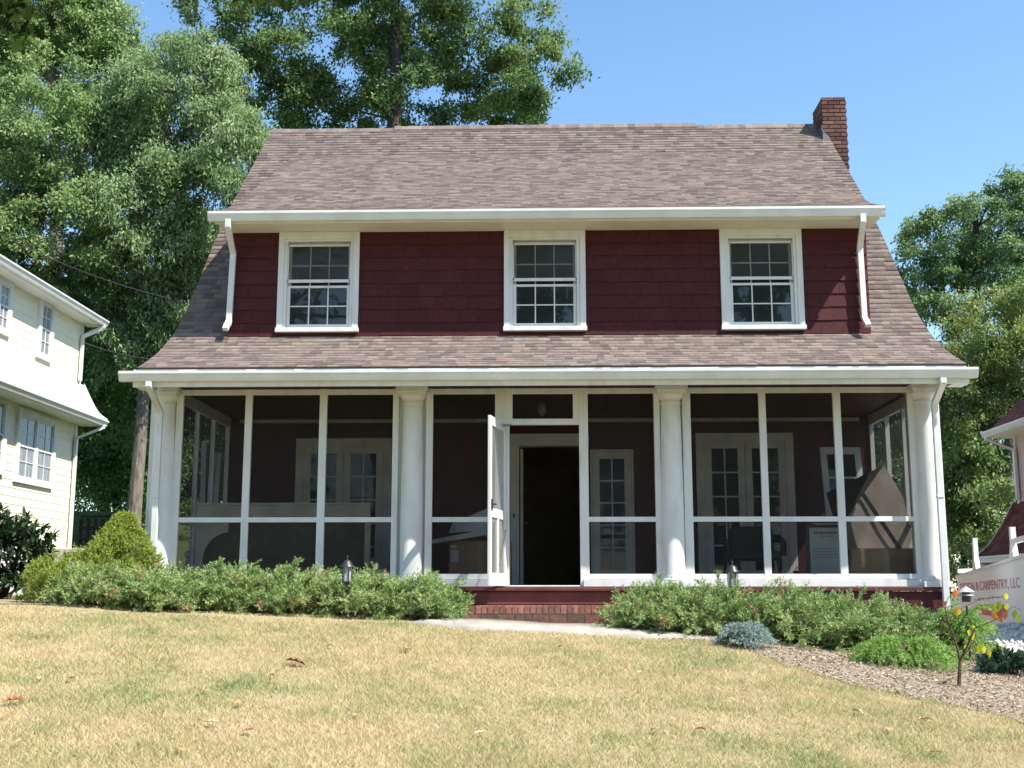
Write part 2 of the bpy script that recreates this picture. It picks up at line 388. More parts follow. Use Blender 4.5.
# porch floor, skirt, steps
B(-4.86, 4.86, 14.62, YB - .004, ZFL - .05, ZFL).build('porch_floor', paint('porch_floor_paint', (.12, .035, .035), (.08, .025, .025), rough=.5, scale=4), house, bevel=.006)
B(-4.83, 4.83, 14.66, 14.70, .20, ZFL - .052).build('porch_skirt', MAROON, house)
fd = MB(); fd.box(-4.80, 4.80, 14.72, YB, -.8, ZFL - .054); fd.box(-HW + .02, HW - .02, YB + .01, 25.4, -.8, .2)
fd.build('foundation', FOUND, house)
B(-.98, 1.02, 14.36, 14.64, .245, ZFL - .055).build('wooden_step', paint('step_paint_sun_tone', (.17, .05, .045), (.12, .035, .033), rough=.6, scale=5), house, bevel=.008)  # lighter maroon than the skirt, sun on the step put into the colour
B(-1.00, 1.04, 14.31, 14.655, ZFL - .052, ZFL - .012).build('step_nosing', paint('step_nosing_paint', (.13, .04, .035), (.09, .028, .025), rough=.45, scale=5), house, bevel=.008)
bs = MB(); rg = np.random.default_rng(4); x = -1.0
while x < 1.0:
    bs.cur = float(rg.uniform(.15, 1)); bs.box(x, x + .058, 13.975 + rg.uniform(0, .006), 14.25, .150, .238 + rg.uniform(0, .005)); x += .071
x = -1.0
while x < .9:
    bs.cur = float(rg.uniform(0, .45)); bs.box(x, x + .188, 13.98, 14.25, -.02, .138); x += .202
for x in np.arange(-1.0, 1.0, .071):
    bs.cur = float(rg.uniform(.2, .9)); bs.box(x, x + .062, 14.262, 14.36, .15, .241)
step = bs.build('brick_step', STEPBRICK, house)
B(-.99, 1.0, 13.992, 14.355, -.1, .232).build('mortar_bed', paint('step_mortar', (.46, .41, .36), (.34, .30, .27), rough=.95, scale=14), step)
# porch ceiling reaching out to the fascia, back wall of the porch with crown trim
cl = MB()
for i, x in enumerate(np.arange(-4.92, 4.90, .1)): cl.box(x, min(x + .096, 4.92), 14.07, YB, ZC + .002 * (i % 2), ZC + .02)
cl.box(-4.92, 4.92, 14.07, YB, ZC + .02, ZC + .04); cl.build('porch_ceiling', MAROON_DARK, house)
# back wall pieces round the doorway
DX0, DX1, DZ1 = float(at(519, 450, YB)[0]), float(at(580, 450, YB)[0]), float(at(545, 446, YB)[2])
bw = MB(); bw.box(-HW + .14, DX0 - .002, YB, YB + .18, -.1, ZC + .5); bw.box(DX1 + .002, HW - .14, YB, YB + .18, -.1, ZC + .5); bw.box(DX0 - .002, DX1 + .002, YB, YB + .18, DZ1 + .002, ZC + .5)
bw.build('porch_back_wall', MAROON, house)
hall = MB(); hall.box(DX0 - .8, DX1 + .8, 21.0, 21.1, ZFL, 3); hall.box(DX0 - .9, DX0 - .8, YB + .2, 21.1, ZFL, 3); hall.box(DX1 + .8, DX1 + .9, YB + .2, 21.1, ZFL, 3); hall.box(DX0 - .9, DX1 + .9, YB + .19, 21.1, 3.0, 3.1); hall.box(DX0 - .9, DX1 + .9, YB + .01, 21.1, ZFL - .06, ZFL - .006)
hall.box(DX0 - .9, DX1 + .9, YB + .185, YB + .2, DZ1 + .05, 3.1)
hall.build('dark_hall', paint('hall_plaster', (.32, .28, .23), (.25, .21, .17), rough=.8), house)
zt = float(at(545, 421, YB)[2])
B(-HW + .15, HW - .15, YB - .04, YB - .003, zt - .02, zt + .03).build('crown_trim', PALE, house)
ec = MB(); zh = float(at(545, 434, YB)[2])
ec.box(DX0 - .13, DX0, YB - .03, YB + .2, ZFL, zh); ec.box(DX1, DX1 + .03, YB - .03, YB + .2, ZFL, zh); ec.box(DX0 - .13, DX1 + .13, YB - .034, YB + .19, DZ1, zh)
ec.build('door_casing', PALE, house)

# columns
def column(px):
    x = float(at(px, 480, 14.78)[0]); c = MB()
    c.lathe([(.150, .10), (.150, .115), (.143, .14), (.139, .15), (.139, .9), (.134, 1.5), (.126, 2.05), (.121, 2.26), (.121, 2.27), (.130, 2.275), (.130, 2.295), (.121, 2.30), (.121, 2.36)], (x, 14.78, ZFL), 36)
    o = c.build('porch_column', WHITE, house)
    k = MB(); k.lathe([(.122, 2.33), (.135, 2.34), (.150, 2.36), (.16, 2.38), (.16, 2.386)], (x, 14.78, ZFL), 36)
    k.box(x - .175, x + .175, 14.78 - .175, 14.78 + .175, ZFL + 2.385, ZFL + 2.43); k.box(x - .20, x + .20, 14.78 - .20, 14.78 + .20, ZFL + 2.43, ZC - .002)
    k.build('capital', WHITE, o)
    p = MB(); p.box(x - .17, x + .17, 14.78 - .17, 14.78 + .17, ZFL, ZFL + .07); p.lathe([(.165, .07), (.172, .085), (.165, .10), (.15, .105)], (x, 14.78, ZFL), 36)
    p.build('base', WHITE, o)
    return x
COLX = [column(q) for q in (162.5, 412, 672, 928)]
for x in COLX: B(x - .21, x + .21, 14.835, 14.87, ZFL + .002, ZC - .002).build('column_backing', WHITE, house)

# screen frames between the columns
Z = lambda py, Y=YF: float(at(545, py, Y)[2])
X = lambda px, Y=YF: float(at(px, 480, Y)[0])
zTop, zScr, zMid1, zMid0, zBot1, zBot0 = ZC - .004, Z(394), Z(517), Z(522), Z(574), ZFL + .003
def frame_section(stiles, label=None):
    """stiles: px pairs, left to right; screens between"""
    f = MB(); y0, y1 = YF - .03, YF + .03
    S = [(X(a), X(b)) for a, b in stiles]
    for a, b in S: f.box(a, b, y0, y1, zBot0, zTop)
    for (a, b), (c, d) in zip(S[:-1], S[1:]):
        f.box(b - .001, c + .001, y0 + .004, y1 - .004, zScr, zTop - .002)
        f.box(b - .001, c + .001, y0 + .004, y1 - .004, zMid0, zMid1)
        f.box(b - .001, c + .001, y0 + .004, y1 - .004, zBot0 + .09, zBot1)
    f.box(S[0][0] - .02, S[-1][1] + .02, y0 - .05, y1 + .02, zBot0, zBot0 + .085)
    o = f.build('screen_frame', WHITE, house, bevel=.004)
    for (a, b), (c, d) in zip(S[:-1], S[1:]):
        for z0, z1 in ((zMid1, zScr), (zBot1, zMid0)):
            m = B(b - .01, c + .01, YF + .006, YF + .008, z0 - .01, z1 + .01); m.build('screen_panel', SCREEN, o)
    return o
frame_section([(173.5, 180.5), (243, 250), (318, 325.5), (392, 398)])
frame_section([(425.5, 432.5), (495, 498)])
frame_section([(584, 588.5), (655, 661)])
frame_section([(683.5, 692), (761, 768), (836, 843.5), (911, 918.5)])
# door opening: jambs and transom
dj = MB(); xa, xb, xc, xd = X(497.5), X(509.5), X(579.5), X(584.5); xt0, xt1 = X(512.5), X(573.5); zt0, zt1 = Z(425), Z(419)
dj.box(xa, xb, YF - .035, YF + .035, zBot0, zTop); dj.box(xc, xd, YF - .035, YF + .035, zBot0, zTop)
dj.box(xb, xc, YF - .03, YF + .03, zt0, zt1); dj.box(xb, xt0, YF - .028, YF + .028, zt1, zScr); dj.box(xt1, xc, YF - .028, YF + .028, zt1, zScr); dj.box(xb, xc, YF - .03, YF + .03, zScr, zTop - .002)
dj.box(xb, xc, YF - .05, YF + .05, ZFL + .001, ZFL + .02)
tr = dj.build('door_frame', WHITE, house, bevel=.004)
B(xb - .01, xc + .01, YF + .006, YF + .008, zt1 - .01, zScr + .01).build('screen_panel', SCREEN, tr)
# open screen door, hinged at the left jamb
def screen_door():
    th = R(101); hx, hy = xb - .05, YF - .045; w, t = .87, .034
    ax = np.array([math.cos(th), -math.sin(th), 0]); nrm = np.array([-ax[1], ax[0], 0])
    z0, z1 = ZFL + .012, Z(424.5) - .008
    P = lambda u, z: np.array([hx, hy, 0]) + ax * u + np.array([0, 0, z])
    def member(m, u0, u1, za, zb, tt=t): m.obox(P((u0 + u1) / 2, (za + zb) / 2), ax * (u1 - u0) / 2, nrm * tt / 2, np.array([0, 0, (zb - za) / 2]))
    m = MB(); st = .085; zk0, zk1 = z0 + .80, z0 + .91
    member(m, 0, st, z0, z1); member(m, w - st, w, z0, z1)
    member(m, st, w - st, z1 - .11, z1, t * .96); member(m, st, w - st, z0, z0 + .15, t * .96); member(m, st, w - st, zk0, zk1, t * .96)
    member(m, w * .5 - .03, w * .5 + .03, z0 + .15, zk0, t * .9)
    d = m.build('screen_door', WHITE, house, bevel=.004)
    s = MB(); member(s, st - .005, w - st + .005, zk1 - .005, z1 - .105, .002); member(s, st - .005, w - st + .005, z0 + .145, zk0 + .005, .002)
    s.build('screen_panel', SCREEN_DOOR, d)
    k = MB(); c = P(w - .05, z0 + .95); k.obox(c + nrm * .025, ax * .02, nrm * .008, np.array([0, 0, .06])); k.tube([c + nrm * .03, c + nrm * .06, c + nrm * .06 + ax * -.06], .01, 8)
    k.build('handle', BLACKM, d)
    r = MB(); r.tube([P(st + .02, zk0 - .12) + nrm * .03, P(w * .5 + .02, z0 + .24) + nrm * .03], .006, 6); r.build('turnbuckle_rod', BRASS, d)
    c = MB(); a = P(.30, z1 - .05) + nrm * .03; b = np.array([xb + .03, YF - .04, z1 + .0]); c.tube([a, a * .4 + b * .6, b], [.014, .014, .006], 8); c.build('door_closer', GALV, d)
screen_door()
# side screens of the porch
def side_frame(sx):
    xs_ = sx * 4.74; m = MB(); ys = np.linspace(YF + .14, YB - .03, 4); w = .045
    for i, y in enumerate(ys): m.box(xs_ - .03, xs_ + .03, y - w / 2, y + w / 2, ZFL + .003, ZC - .004)
    for a, b in zip(ys[:-1], ys[1:]):
        for z0, z1 in ((ZC - .15, ZC - .006), (zMid0, zMid1), (ZFL + .004, zBot1)): m.box(xs_ - .026, xs_ + .026, a + w / 2 - .001, b - w / 2 + .001, z0, z1)
    o = m.build('side_screen_frame', WHITE, house, bevel=.004)
    for a, b in zip(ys[:-1], ys[1:]):
        for z0, z1 in ((zMid1, ZC - .15), (zBot1, zMid0)): B(xs_ - .001, xs_ + .001, a + w / 2 - .01, b - w / 2 + .01, z0 - .01, z1 + .01).build('screen_panel', SCREEN, o)
side_frame(-1); side_frame(1)

# eave of the porch: fascia, gutter, downspouts
def gutter(name, x0, x1, yf, yb, zb, zt):
    d = yb - yf; h = zt - zb
    prof = [(yb, zb), (yf + d * .38, zb), (yf + d * .22, zb + h * .28), (yf + d * .16, zb + h * .52), (yf, zb + h * .74), (yf, zt), (yf + .014, zt), (yf + .014, zb + h * .78), (yf + d * .3, zb + h * .5), (yb - .006, zb + .02), (yb - .006, zt - .01), (yb, zt - .01)]
    m = MB().prism(prof, 'x', x0, x1)
    capp = [(yb, zb), (yf + d * .38, zb), (yf + d * .22, zb + h * .28), (yf + d * .16, zb + h * .52), (yf, zb + h * .74), (yf, zt - .003), (yb, zt - .012)]
    m.prism(capp, 'x', x0 - .004, x0 + .004); m.prism(capp, 'x', x1 - .004, x1 + .004)
    return m.build(name, GUTTER, house)
gutter('porch_gutter', -5.205, 5.115, 13.925, 14.035, 2.915, 3.035)
fa = MB(); fa.box(-5.06, 5.00, 14.038, 14.066, 2.855, 3.07)
for sx in (-1, 1):
    a, b = sorted((sx * 4.90, sx * 5.0)); fa.prism([(14.07, 2.86), (14.07, 3.03), (15.1, 3.45), (15.1, 3.2), (14.35, 2.90)], 'x', a, b)
fa.build('porch_fascia', WHITE, house)
for sx in (-1, 1):        # boxed eave return at each end of the porch
    a, b = sorted((sx * 4.86, sx * 5.05)); B(a, b, 14.07, 14.34, 2.86, 2.949).build('eave_return', WHITE, house)
gutter('dormer_gutter', -4.435, 4.355, 14.695, 14.79, 5.175, 5.30)
df = MB(); df.box(-4.36, 4.30, 14.792, 14.815, 5.155, 5.32); df.box(-4.33, 4.30, 14.816, 15.245, 5.168, 5.20)
for sx in (-1, 1):
    a, b = sorted((sx * 4.29, sx * 4.325)); df.prism([(14.82, 5.17), (14.82, 5.28), (15.6, 5.56), (16.3, 5.94), (16.3, 5.84), (15.4, 5.42), (15.2, 5.20)], 'x', a, b)
df.build('dormer_soffit', CREAM, house)  # soffit is white, its shaded look is put in as cream colour
dsh = MB(); rg = np.random.default_rng(2)
def downspout(pts, w=.075, t=.055):
    m = MB()
    pts = [np.array(p, float) for p in pts]
    for a, b in zip(pts[:-1], pts[1:]):
        d = (b - a) / np.linalg.norm(b - a); m.bar(a - d * .012, b + d * .012, w, t, up=(0, -1, 0) if abs(d[1]) < .8 else (0, 0, 1))
    L = pts[-2] * .55 + pts[-1] * .45; m.box(L[0] - w * .58, L[0] + w * .58, L[1] - t * .65, L[1] + t * .65, L[2] - .015, L[2] + .015)
    return m.build('downspout', GUTTER, house, bevel=.006)
Yd = 15.25
a = at(943, 380, 13.98); b = at(934, 402, 14.53); c = at(944.5, 598, 14.55)
downspout([(a[0], 13.985, 2.93), (a[0], 13.985, 2.86), (b[0], 14.52, 2.68), (b[0] + .005, 14.55, .15)])
a = at(149, 380, 13.98)
downspout([(a[0], 13.985, 2.93), (a[0], 13.985, 2.86), (-4.86, 14.50, 2.62), (-4.87, 14.55, .25)])
a = at(228, 222, 14.74); b = at(234, 245, 15.19); c = at(226, 333, 15.15)
downspout([(a[0], 14.745, 5.19), (a[0], 14.745, 5.10), (b[0], 15.17, 4.86), (b[0] - .02, 15.17, 3.93), (b[0] - .03, 15.05, 3.80)])
a = at(863, 220, 14.74); b = at(859, 240, 15.19)
downspout([(a[0], 14.745, 5.19), (a[0], 14.745, 5.10), (b[0], 15.17, 4.88), (b[0] + .01, 15.17, 3.93), (b[0] + .02, 15.05, 3.80)])

# dormer wall: real wooden shingles
WINX = [float((at(278, 333, Yd)[0] + at(359, 233, Yd)[0]) / 2), float((at(503, 330, Yd)[0] + at(586, 230, Yd)[0]) / 2), float((at(719, 328, Yd)[0] + at(803, 228, Yd)[0]) / 2)]
WW = 1.085            # outer width of the casings
sb = MB(); rg = np.random.default_rng(12); zb, zt_, n = 3.74, 5.168, 8; e = (zt_ - zb) / n
cuts = [-4.22] + [v for wx in WINX for v in (wx - .47, wx + .47)] + [4.22]
for i in range(0, 8, 2): sb.box(cuts[i], cuts[i + 1], Yd, Yd + .06, 3.5, 5.3)
for wx in WINX: sb.box(wx - .47, wx + .47, Yd, Yd + .06, 3.5, 3.80)
for r_ in range(n):
    x = -4.24
    while x < 4.24:
        w = rg.uniform(.14, .36); xe = min(x + w, 4.24)
        if 4.24 - xe < .07: xe = 4.24
        for wx in WINX:                    # stop at the window casings
            if x < wx - .48 < xe: xe = wx - .48
            if wx - .481 <= x < wx + .48: x = wx + .48; xe = max(xe, x + .12)
        if True:
            sb.cur = float(np.clip(rg.normal(.5, .2), 0, 1)); j = rg.uniform(-.004, .004); th = rg.uniform(.014, .019)
            z0 = zb + r_ * e + j; z1 = z0 + e + .01
            sb.prism([(Yd - th, z0), (Yd - .003, z1), (Yd + .01, z1), (Yd + .01, z0)], 'x', x + .001, xe - .001)
        x = xe
sb.build('dormer_front_wall', SIDING, house)
for sx in (-1, 1):
    a, b = sorted((sx * 4.22, sx * 4.14)); MB().prism([(Yd + .02, 3.6), (Yd + .02, 5.42), (16.4, 6.0), (18.6, 7.25), (18.6, 7.0)], 'x', a, b).build('dormer_cheek', MAROON, house)

def dormer_window(cx):
    z0, z1 = 3.795, 5.166; h = WW / 2; y = Yd - .03; iw = .425
    zi0, zi1 = 3.86, 5.035
    m = MB(); m.box(cx - h, cx - iw - .04, y - .022, y + .02, z0 + .05, z1); m.box(cx + iw + .04, cx + h, y - .022, y + .02, z0 + .05, z1); m.box(cx - iw - .04, cx + iw + .04, y - .022, y + .02, zi1 + .03, z1)
    m.box(cx - iw - .04, cx - iw, y - .006, y + .09, z0 + .05, zi1 + .03); m.box(cx + iw, cx + iw + .04, y - .006, y + .09, z0 + .05, zi1 + .03); m.box(cx - iw, cx + iw, y - .006, y + .09, zi1, zi1 + .03)
    w = m.build('dormer_window', WHITE, house, bevel=.004)
    s = MB(); s.box(cx - h - .01, cx + h + .01, y - .05, y + .05, z0 - .012, z0 + .048); s.build('sill', WHITE, w, bevel=.005)
    zm = float(at(545, 286, 15.27)[2])
    def sash(name, za, zb_, yy, rail_lo):
        k = MB(); k.box(cx - iw + .003, cx - iw + .045, yy, yy + .035, za, zb_); k.box(cx + iw - .045, cx + iw - .003, yy, yy + .035, za, zb_)
        k.box(cx - iw + .045, cx + iw - .045, yy, yy + .035, za, za + rail_lo); k.box(cx - iw + .045, cx + iw - .045, yy, yy + .035, zb_ - .03, zb_)
        pw = (2 * iw - .09)
        for q in (1 / 3, 2 / 3): k.box(cx - iw + .045 + pw * q - .008, cx - iw + .045 + pw * q + .008, yy + .004, yy + .03, za + rail_lo, zb_ - .03)
        zz = (za + rail_lo + zb_ - .03) / 2; k.box(cx - iw + .045, cx + iw - .045, yy + .006, yy + .028, zz - .008, zz + .008)
        k.build(name, WHITE, w)
        B(cx - iw + .02, cx + iw - .02, yy + .014, yy + .02, za + .01, zb_ - .01).build('glass_pane', GLASS, w)
    sash('lower_sash', zi0 - .01, zm + .02, y + .035, .05)
    sash('upper_sash', zm - .01, zi1 - .004, y + .075, .035)
    k = MB(); zs0, zs1 = float(at(545, 280.5, 15.25)[2]), 4.985
    k.box(cx - iw + .002, cx + iw - .002, y + .012, y + .03, zs0 - .01, zs0 + .03); k.box(cx - iw + .002, cx + iw - .002, y + .012, y + .03, zs1 - .015, zs1 + .004)
    k.box(cx - iw + .002, cx - iw + .016, y + .012, y + .03, zs0, zs1); k.box(cx + iw - .016, cx + iw - .002, y + .012, y + .03, zs0, zs1)
    k.build('storm_frame', WHITE, w)
    B(cx - iw + .01, cx + iw - .01, y + .02, y + .022, zs0, zs1).build('storm_screen', mesh_screen('storm_mesh', (.09, .10, .10), .30), w)
for wx in WINX: dormer_window(wx)

# chimney of real bricks on a dark mortar core
def chimney():
    x0, x1, y0, y1, zt = 4.90, 5.33, 19.87, 20.58, 9.0
    m = MB(); rg = np.random.default_rng(6); c = .074; k = 0; z = 6.6
    B(x0 + .012, x1 - .012, y0 + .012, y1 - .012, -.6, zt - .01).build('mortar_core', MORTAR, None)
    core = bpy.data.objects['mortar_core']
    while z < zt - .01:
        def row(axis, a0, a1):
            p = a0 - (.105 if k % 2 else 0)
            while p < a1:
                q0, q1 = max(p, a0), min(p + .2, a1)
                if q1 - q0 > .02:
                    m.cur = float(np.clip(rg.normal(.5, .3), 0, 1)); o = rg.uniform(0, .003)
                    if axis == 'f': m.box(q0, q1, y0 + o, y0 + .09, z, z + c - .018)
                    if axis == 'l': m.box(x0 + o, x0 + .09, q0, q1, z, z + c - .018)
                    if axis == 'r': m.box(x1 - .09, x1 - o, q0, q1, z, z + c - .018)
                    if axis == 'b': m.box(q0, q1, y1 - .09, y1 - o, z, z + c - .018)
                p += .212
        row('f', x0, x1); row('l', y0 + .1, y1 - .1); row('r', y0 + .1, y1 - .1); row('b', x0, x1)
        z += c; k += 1
    ch = m.build('chimney', BRICK, house)
    core.parent = ch; core.data.transform(Matrix.Translation(-origin_of(ch)))
    cp = MB(); cp.box(x0 + .02, x1 - .02, y0 + .02, y1 - .02, zt - .012, zt + .015); cp.lathe([(.13, 0), (.13, .07), (.1, .07)], ((x0 + x1) / 2, 20.2, zt + .012), 16); cp.build('chimney_cap', paint('mortar_cap', (.42, .36, .27), (.3, .26, .2), rough=.95), ch)
    f = MB(); f.prism([(x0 - .012, 8.0), (x0 + .15, 8.0), (x0 + .145, 8.13), (x0 + .10, 8.20), (x0 + .105, 8.28), (x0 + .04, 8.33), (x0 - .012, 8.42)], 'y', y0 - .012, y0 - .003); f.box(x0 - .02, x0 - .004, y0, y1, 8.0, 8.5); f.build('flashing', LEAD, ch)
chimney()

# french doors and windows on the porch's back wall
def glazed_unit(name, px0, px1, py0, leaves, cols, rows, case=.12, gl=GLASS, zbot=None, casing=True):
    y = YB; x0, x1 = float(at(px0, 500, y)[0]), float(at(px1, 500, y)[0]); z1 = float(at(545, py0, y)[2]); z0 = ZFL + .005 if zbot is None else zbot
    m = MB(); m.box(x0, x0 + case, y - .03, y - .002, z0, z1); m.box(x1 - case, x1, y - .03, y - .002, z0, z1); m.box(x0, x1, y - .034, y - .002, z1 - case, z1 + .002)
    o = m.build(name, WHITE, house, bevel=.003)
    lw = (x1 - x0 - 2 * case) / leaves
    for i in range(leaves):
        a = x0 + case + i * lw + .004; b = a + lw - .008; zt = z1 - case - .004; st = .10; k = MB()
        k.box(a, a + st, y - .026, y - .003, z0 + .01, zt); k.box(b - st, b, y - .026, y - .003, z0 + .01, zt); k.box(a + st, b - st, y - .026, y - .003, zt - st, zt); k.box(a + st, b - st, y - .026, y - .003, z0 + .01, z0 + .24)
        for c in range(1, cols): q = a + st + (b - a - 2 * st) * c / cols; k.box(q - .010, q + .010, y - .022, y - .004, z0 + .24, zt - st)
        for r_ in range(1, rows): q = z0 + .24 + (zt - st - z0 - .24) * r_ / rows; k.box(a + st, b - st, y - .020, y - .005, q - .010, q + .010)
        l = k.build('door_leaf' if zbot is None else 'sash', WHITE, o)
        B(a + st - .01, b - st + .01, y - .012, y - .008, z0 + .23, zt - st + .01).build('glass_pane', gl, l)
    return o
glazed_unit('french_door', 697, 795, 434, 2, 2, 5)
glazed_unit('french_door', 295, 391, 438, 2, 2, 5)
glazed_unit('side_door', 590.5, 634, 450, 1, 2, 5, case=.03, gl=GLASS_BLUE)
# porch ceiling lamp, entry door standing open inside the hall
pl = at(542, 411, 16.0)
m = MB(); m.lathe([(.055, .0), (.06, .02), (.02, .05), (.015, ZC - pl[2] - .12)], (pl[0], 16.0, pl[2] + .10), 16); lamp = m.build('porch_lamp', BLACKM, house)
MB().lathe([(.012, -.09), (.045, -.06), (.06, -.01), (.05, .05), (.03, .09)], (pl[0], 16.0, pl[2] + .02), 16).build('lamp_globe', paint('frosted_globe', (.22, .22, .21), rough=.3), lamp)
m = MB(); m.box(DX0 + .012, DX0 + .055, YB + .21, YB + 1.05, ZFL + .01, DZ1 - .02); ed = m.build('entry_door', PALE, house)
MB().lathe([(.006, 0), (.028, .015), (.03, .04), (.01, .06)], (DX0 + .09, YB + .95, ZFL + .95), 12).build('handle', BRASS, ed)
B(DX0 - .085, DX0 - .06, YB - .05, YB - .032, ZFL + 1.0, ZFL + 1.06).build('door_bell', BLACKM, house)

# ------------------------------------------------------------------ neighbouring houses
def lap_siding(m, x, sx, y0, y1, z0, z1, e):
    z = z0
    while z < z1 - 1e-3:
        t = min(z + e, z1)
        m.prism([(x + sx * .011, z), (x + sx * .003, t), (x - sx * .02, t), (x - sx * .02, z)], 'y', y0, y1); z = t
def neighbour(name, label, xw, sx, yn, yf, zg, zs0, zs1, ze, wallm, trimm, roofm, skirtm, pitch, depth, expo, wins, sw=.72, ev=.36):
    """long wall at xw facing sx, from yn (near) to yf (far)"""
    h = root(name, label, 'house', (xw, yf, 0)); xo = xw + sx * sw
    m = MB(); a, b = sorted((xw - sx * .03, xw - sx * 7.5)); m.box(a, b, yn, yf, zg, ze + .05)
    lap_siding(m, xw, sx, yn, yf, zg + .75, zs0 + .12, expo); lap_siding(m, xw - sx * .0, sx, yn, yf, zs1 - .05, ze + .05, expo)
    m.build('wall', wallm, h)
    f = MB(); a, b = sorted((xw + sx * .03, xw - sx * .02)); f.box(a, b, yn, yf - .02, zg - .4, zg + .74); f.build('foundation', trimm, h)
    cb = MB(); a, b = sorted((xw + sx * .03, xw - sx * .12)); cb.box(a, b, yf - .10, yf + .025, zg + .74, zs0 + .1); cb.box(a, b, yf - .10, yf + .025, zs1 - .1, ze + .05); cb.build('corner_board', trimm, h)
    # skirt roof over the ground floor
    prof = smooth_poly([(0, zs1), (sw * .42, zs1 - .49 * (zs1 - zs0)), (sw * .76, zs0 + .19 * (zs1 - zs0)), (sw + .08, zs0 + .03)], 2)
    s = MB(); P = [(xw + sx * u, z) for u, z in prof]; s.prism(P + [(x, z - .06) for x, z in P[::-1]], 'y', yn, yf + .30); sk = s.build('skirt_roof', skirtm, h)
    V = []; F = []; A = []; rg = np.random.default_rng(5)
    d = np.concatenate([[0], np.cumsum(np.linalg.norm(np.diff(prof, axis=0), axis=1))]); n = int(d[-1] / .13)
    for k in range(n + 1):
        q0, q1 = d[-1] - k * .13, max(d[-1] - (k + 1) * .13, 0)
        pa = [np.interp(q0, d, prof[:, i]) for i in (0, 1)]; pb = [np.interp(q1, d, prof[:, i]) for i in (0, 1)]
        y = yn
        while y < yf + .30:
            w = rg.uniform(.15, .34); ye = min(y + w, yf + .31); t = rg.choice([.008, .018]); i = len(V)
            V += [(xw + sx * (pa[0] + t), y, pa[1] + t), (xw + sx * (pa[0] + t), ye, pa[1] + t), (xw + sx * (pb[0] + .006), ye, pb[1] + .006), (xw + sx * (pb[0] + .006), y, pb[1] + .006), (xw + sx * pa[0], y, pa[1] - .01), (xw + sx * pa[0], ye, pa[1] - .01)]
            F += [(i, i + 1, i + 2, i + 3), (i + 4, i + 5, i + 1, i)]; c = float(np.clip(rg.normal(.5, .25), 0, 1)); A += [c, c]; y = ye
    np_mesh('shingle_course', np.array(V), np.array(F), skirtm, sk, np.array(A))
    so = MB(); a, b = sorted((xw, xw + sx * sw)); so.box(a, b, yn, yf + .26, zs0 - .10, zs0 - .07); so.build('skirt_soffit', trimm, h)
    rk = MB(); rk.prism([(x, z + .05) for x, z in P] + [(x, z - .12) for x, z in P[::-1]], 'y', yf + .30, yf + .33); rk.build('rake_board', trimm, h)
    def gut(x0, x1, z0, z1):
        g = MB(); w = x1 - x0; g.prism([(x0, z0), (x0 + w * .6, z0), (x0 + w * .8, z0 + (z1 - z0) * .5), (x1, z0 + (z1 - z0) * .75), (x1, z1), (x0, z1 - .01)], 'y', yn, yf + .34); g.build('gutter', GUTTER, h)
    gut(xw + sx * (sw - .02), xw + sx * (sw + .12), zs0 - .10, zs0 + .03)
    # upper roof
    xe = xw + sx * ev; xr = xw - sx * depth
    r = MB(); r.prism([(xe, ze + .06), (xr, ze + .06 + pitch * (depth + .45)), (2 * xr - xe, ze + .06), (2 * xr - xe, ze - .02), (xr, ze - .08 + pitch * (depth + .45)), (xe, ze - .02)], 'y', yn, yf + .32)
    rf = r.build('upper_roof', roofm, h)
    V = []; F = []; A = []; L = (depth + .45); nrow = int(L / .11)
    for k in range(nrow):
        u0, u1 = k * .11, k * .11 + .125; y = yn
        while y < yf + .32:
            w = rg.uniform(.2, .4); ye = min(y + w, yf + .33); t = rg.choice([.008, .02]); i = len(V)
            x0, x1 = xe - sx * u0, xe - sx * u1; z0, z1 = ze + .062 + pitch * u0, ze + .062 + pitch * u1
            V += [(x0, y, z0 + t), (x0, ye, z0 + t), (x1, ye, z1 + .004), (x1, y, z1 + .004), (x0, y, z0 - .01), (x0, ye, z0 - .01)]
            F += [(i, i + 1, i + 2, i + 3), (i + 4, i + 5, i + 1, i)]; c = float(np.clip(rg.normal(.5, .25), 0, 1)); A += [c, c]; y = ye
    np_mesh('shingle_course', np.array(V), np.array(F), roofm, rf, np.array(A))
    gut(xe + sx * .0, xe + sx * .13, ze - .06, ze + .07)
    so = MB(); a, b = sorted((xw, xe)); so.box(a, b, yn, yf + .30, ze - .07, ze - .03); so.build('eave_soffit', trimm, h)
    g = MB(); g.prism([(xw, ze - .04), (xr, ze + pitch * depth - .12), (2 * xr - xw, ze - .04)], 'y', yf - .06, yf); g.build('gable_end', wallm, h)
    def ds(pts):
        k = MB(); pts = [np.array(p, float) for p in pts]
        for p, q in zip(pts[:-1], pts[1:]): dd = (q - p) / np.linalg.norm(q - p); k.bar(p - dd * .015, q + dd * .015, .085, .06, up=(sx, 0, 0) if abs(dd[0]) < .7 else (0, 0, 1))
        k.build('downspout', GUTTER, h)
    yq = yf - .12
    ds([(xe + sx * .06, yq + .3, ze - .02), (xe + sx * .06, yq + .3, ze - .1), (xw + sx * .07, yq, ze - .38), (xw + sx * .07, yq, zs1 + .06)])
    ds([(xo + sx * .05, yq + .3, zs0 - .06), (xo + sx * .05, yq + .3, zs0 - .14), (xw + sx * .07, yq, zs0 - .42), (xw + sx * .07, yq, zg + .1)])
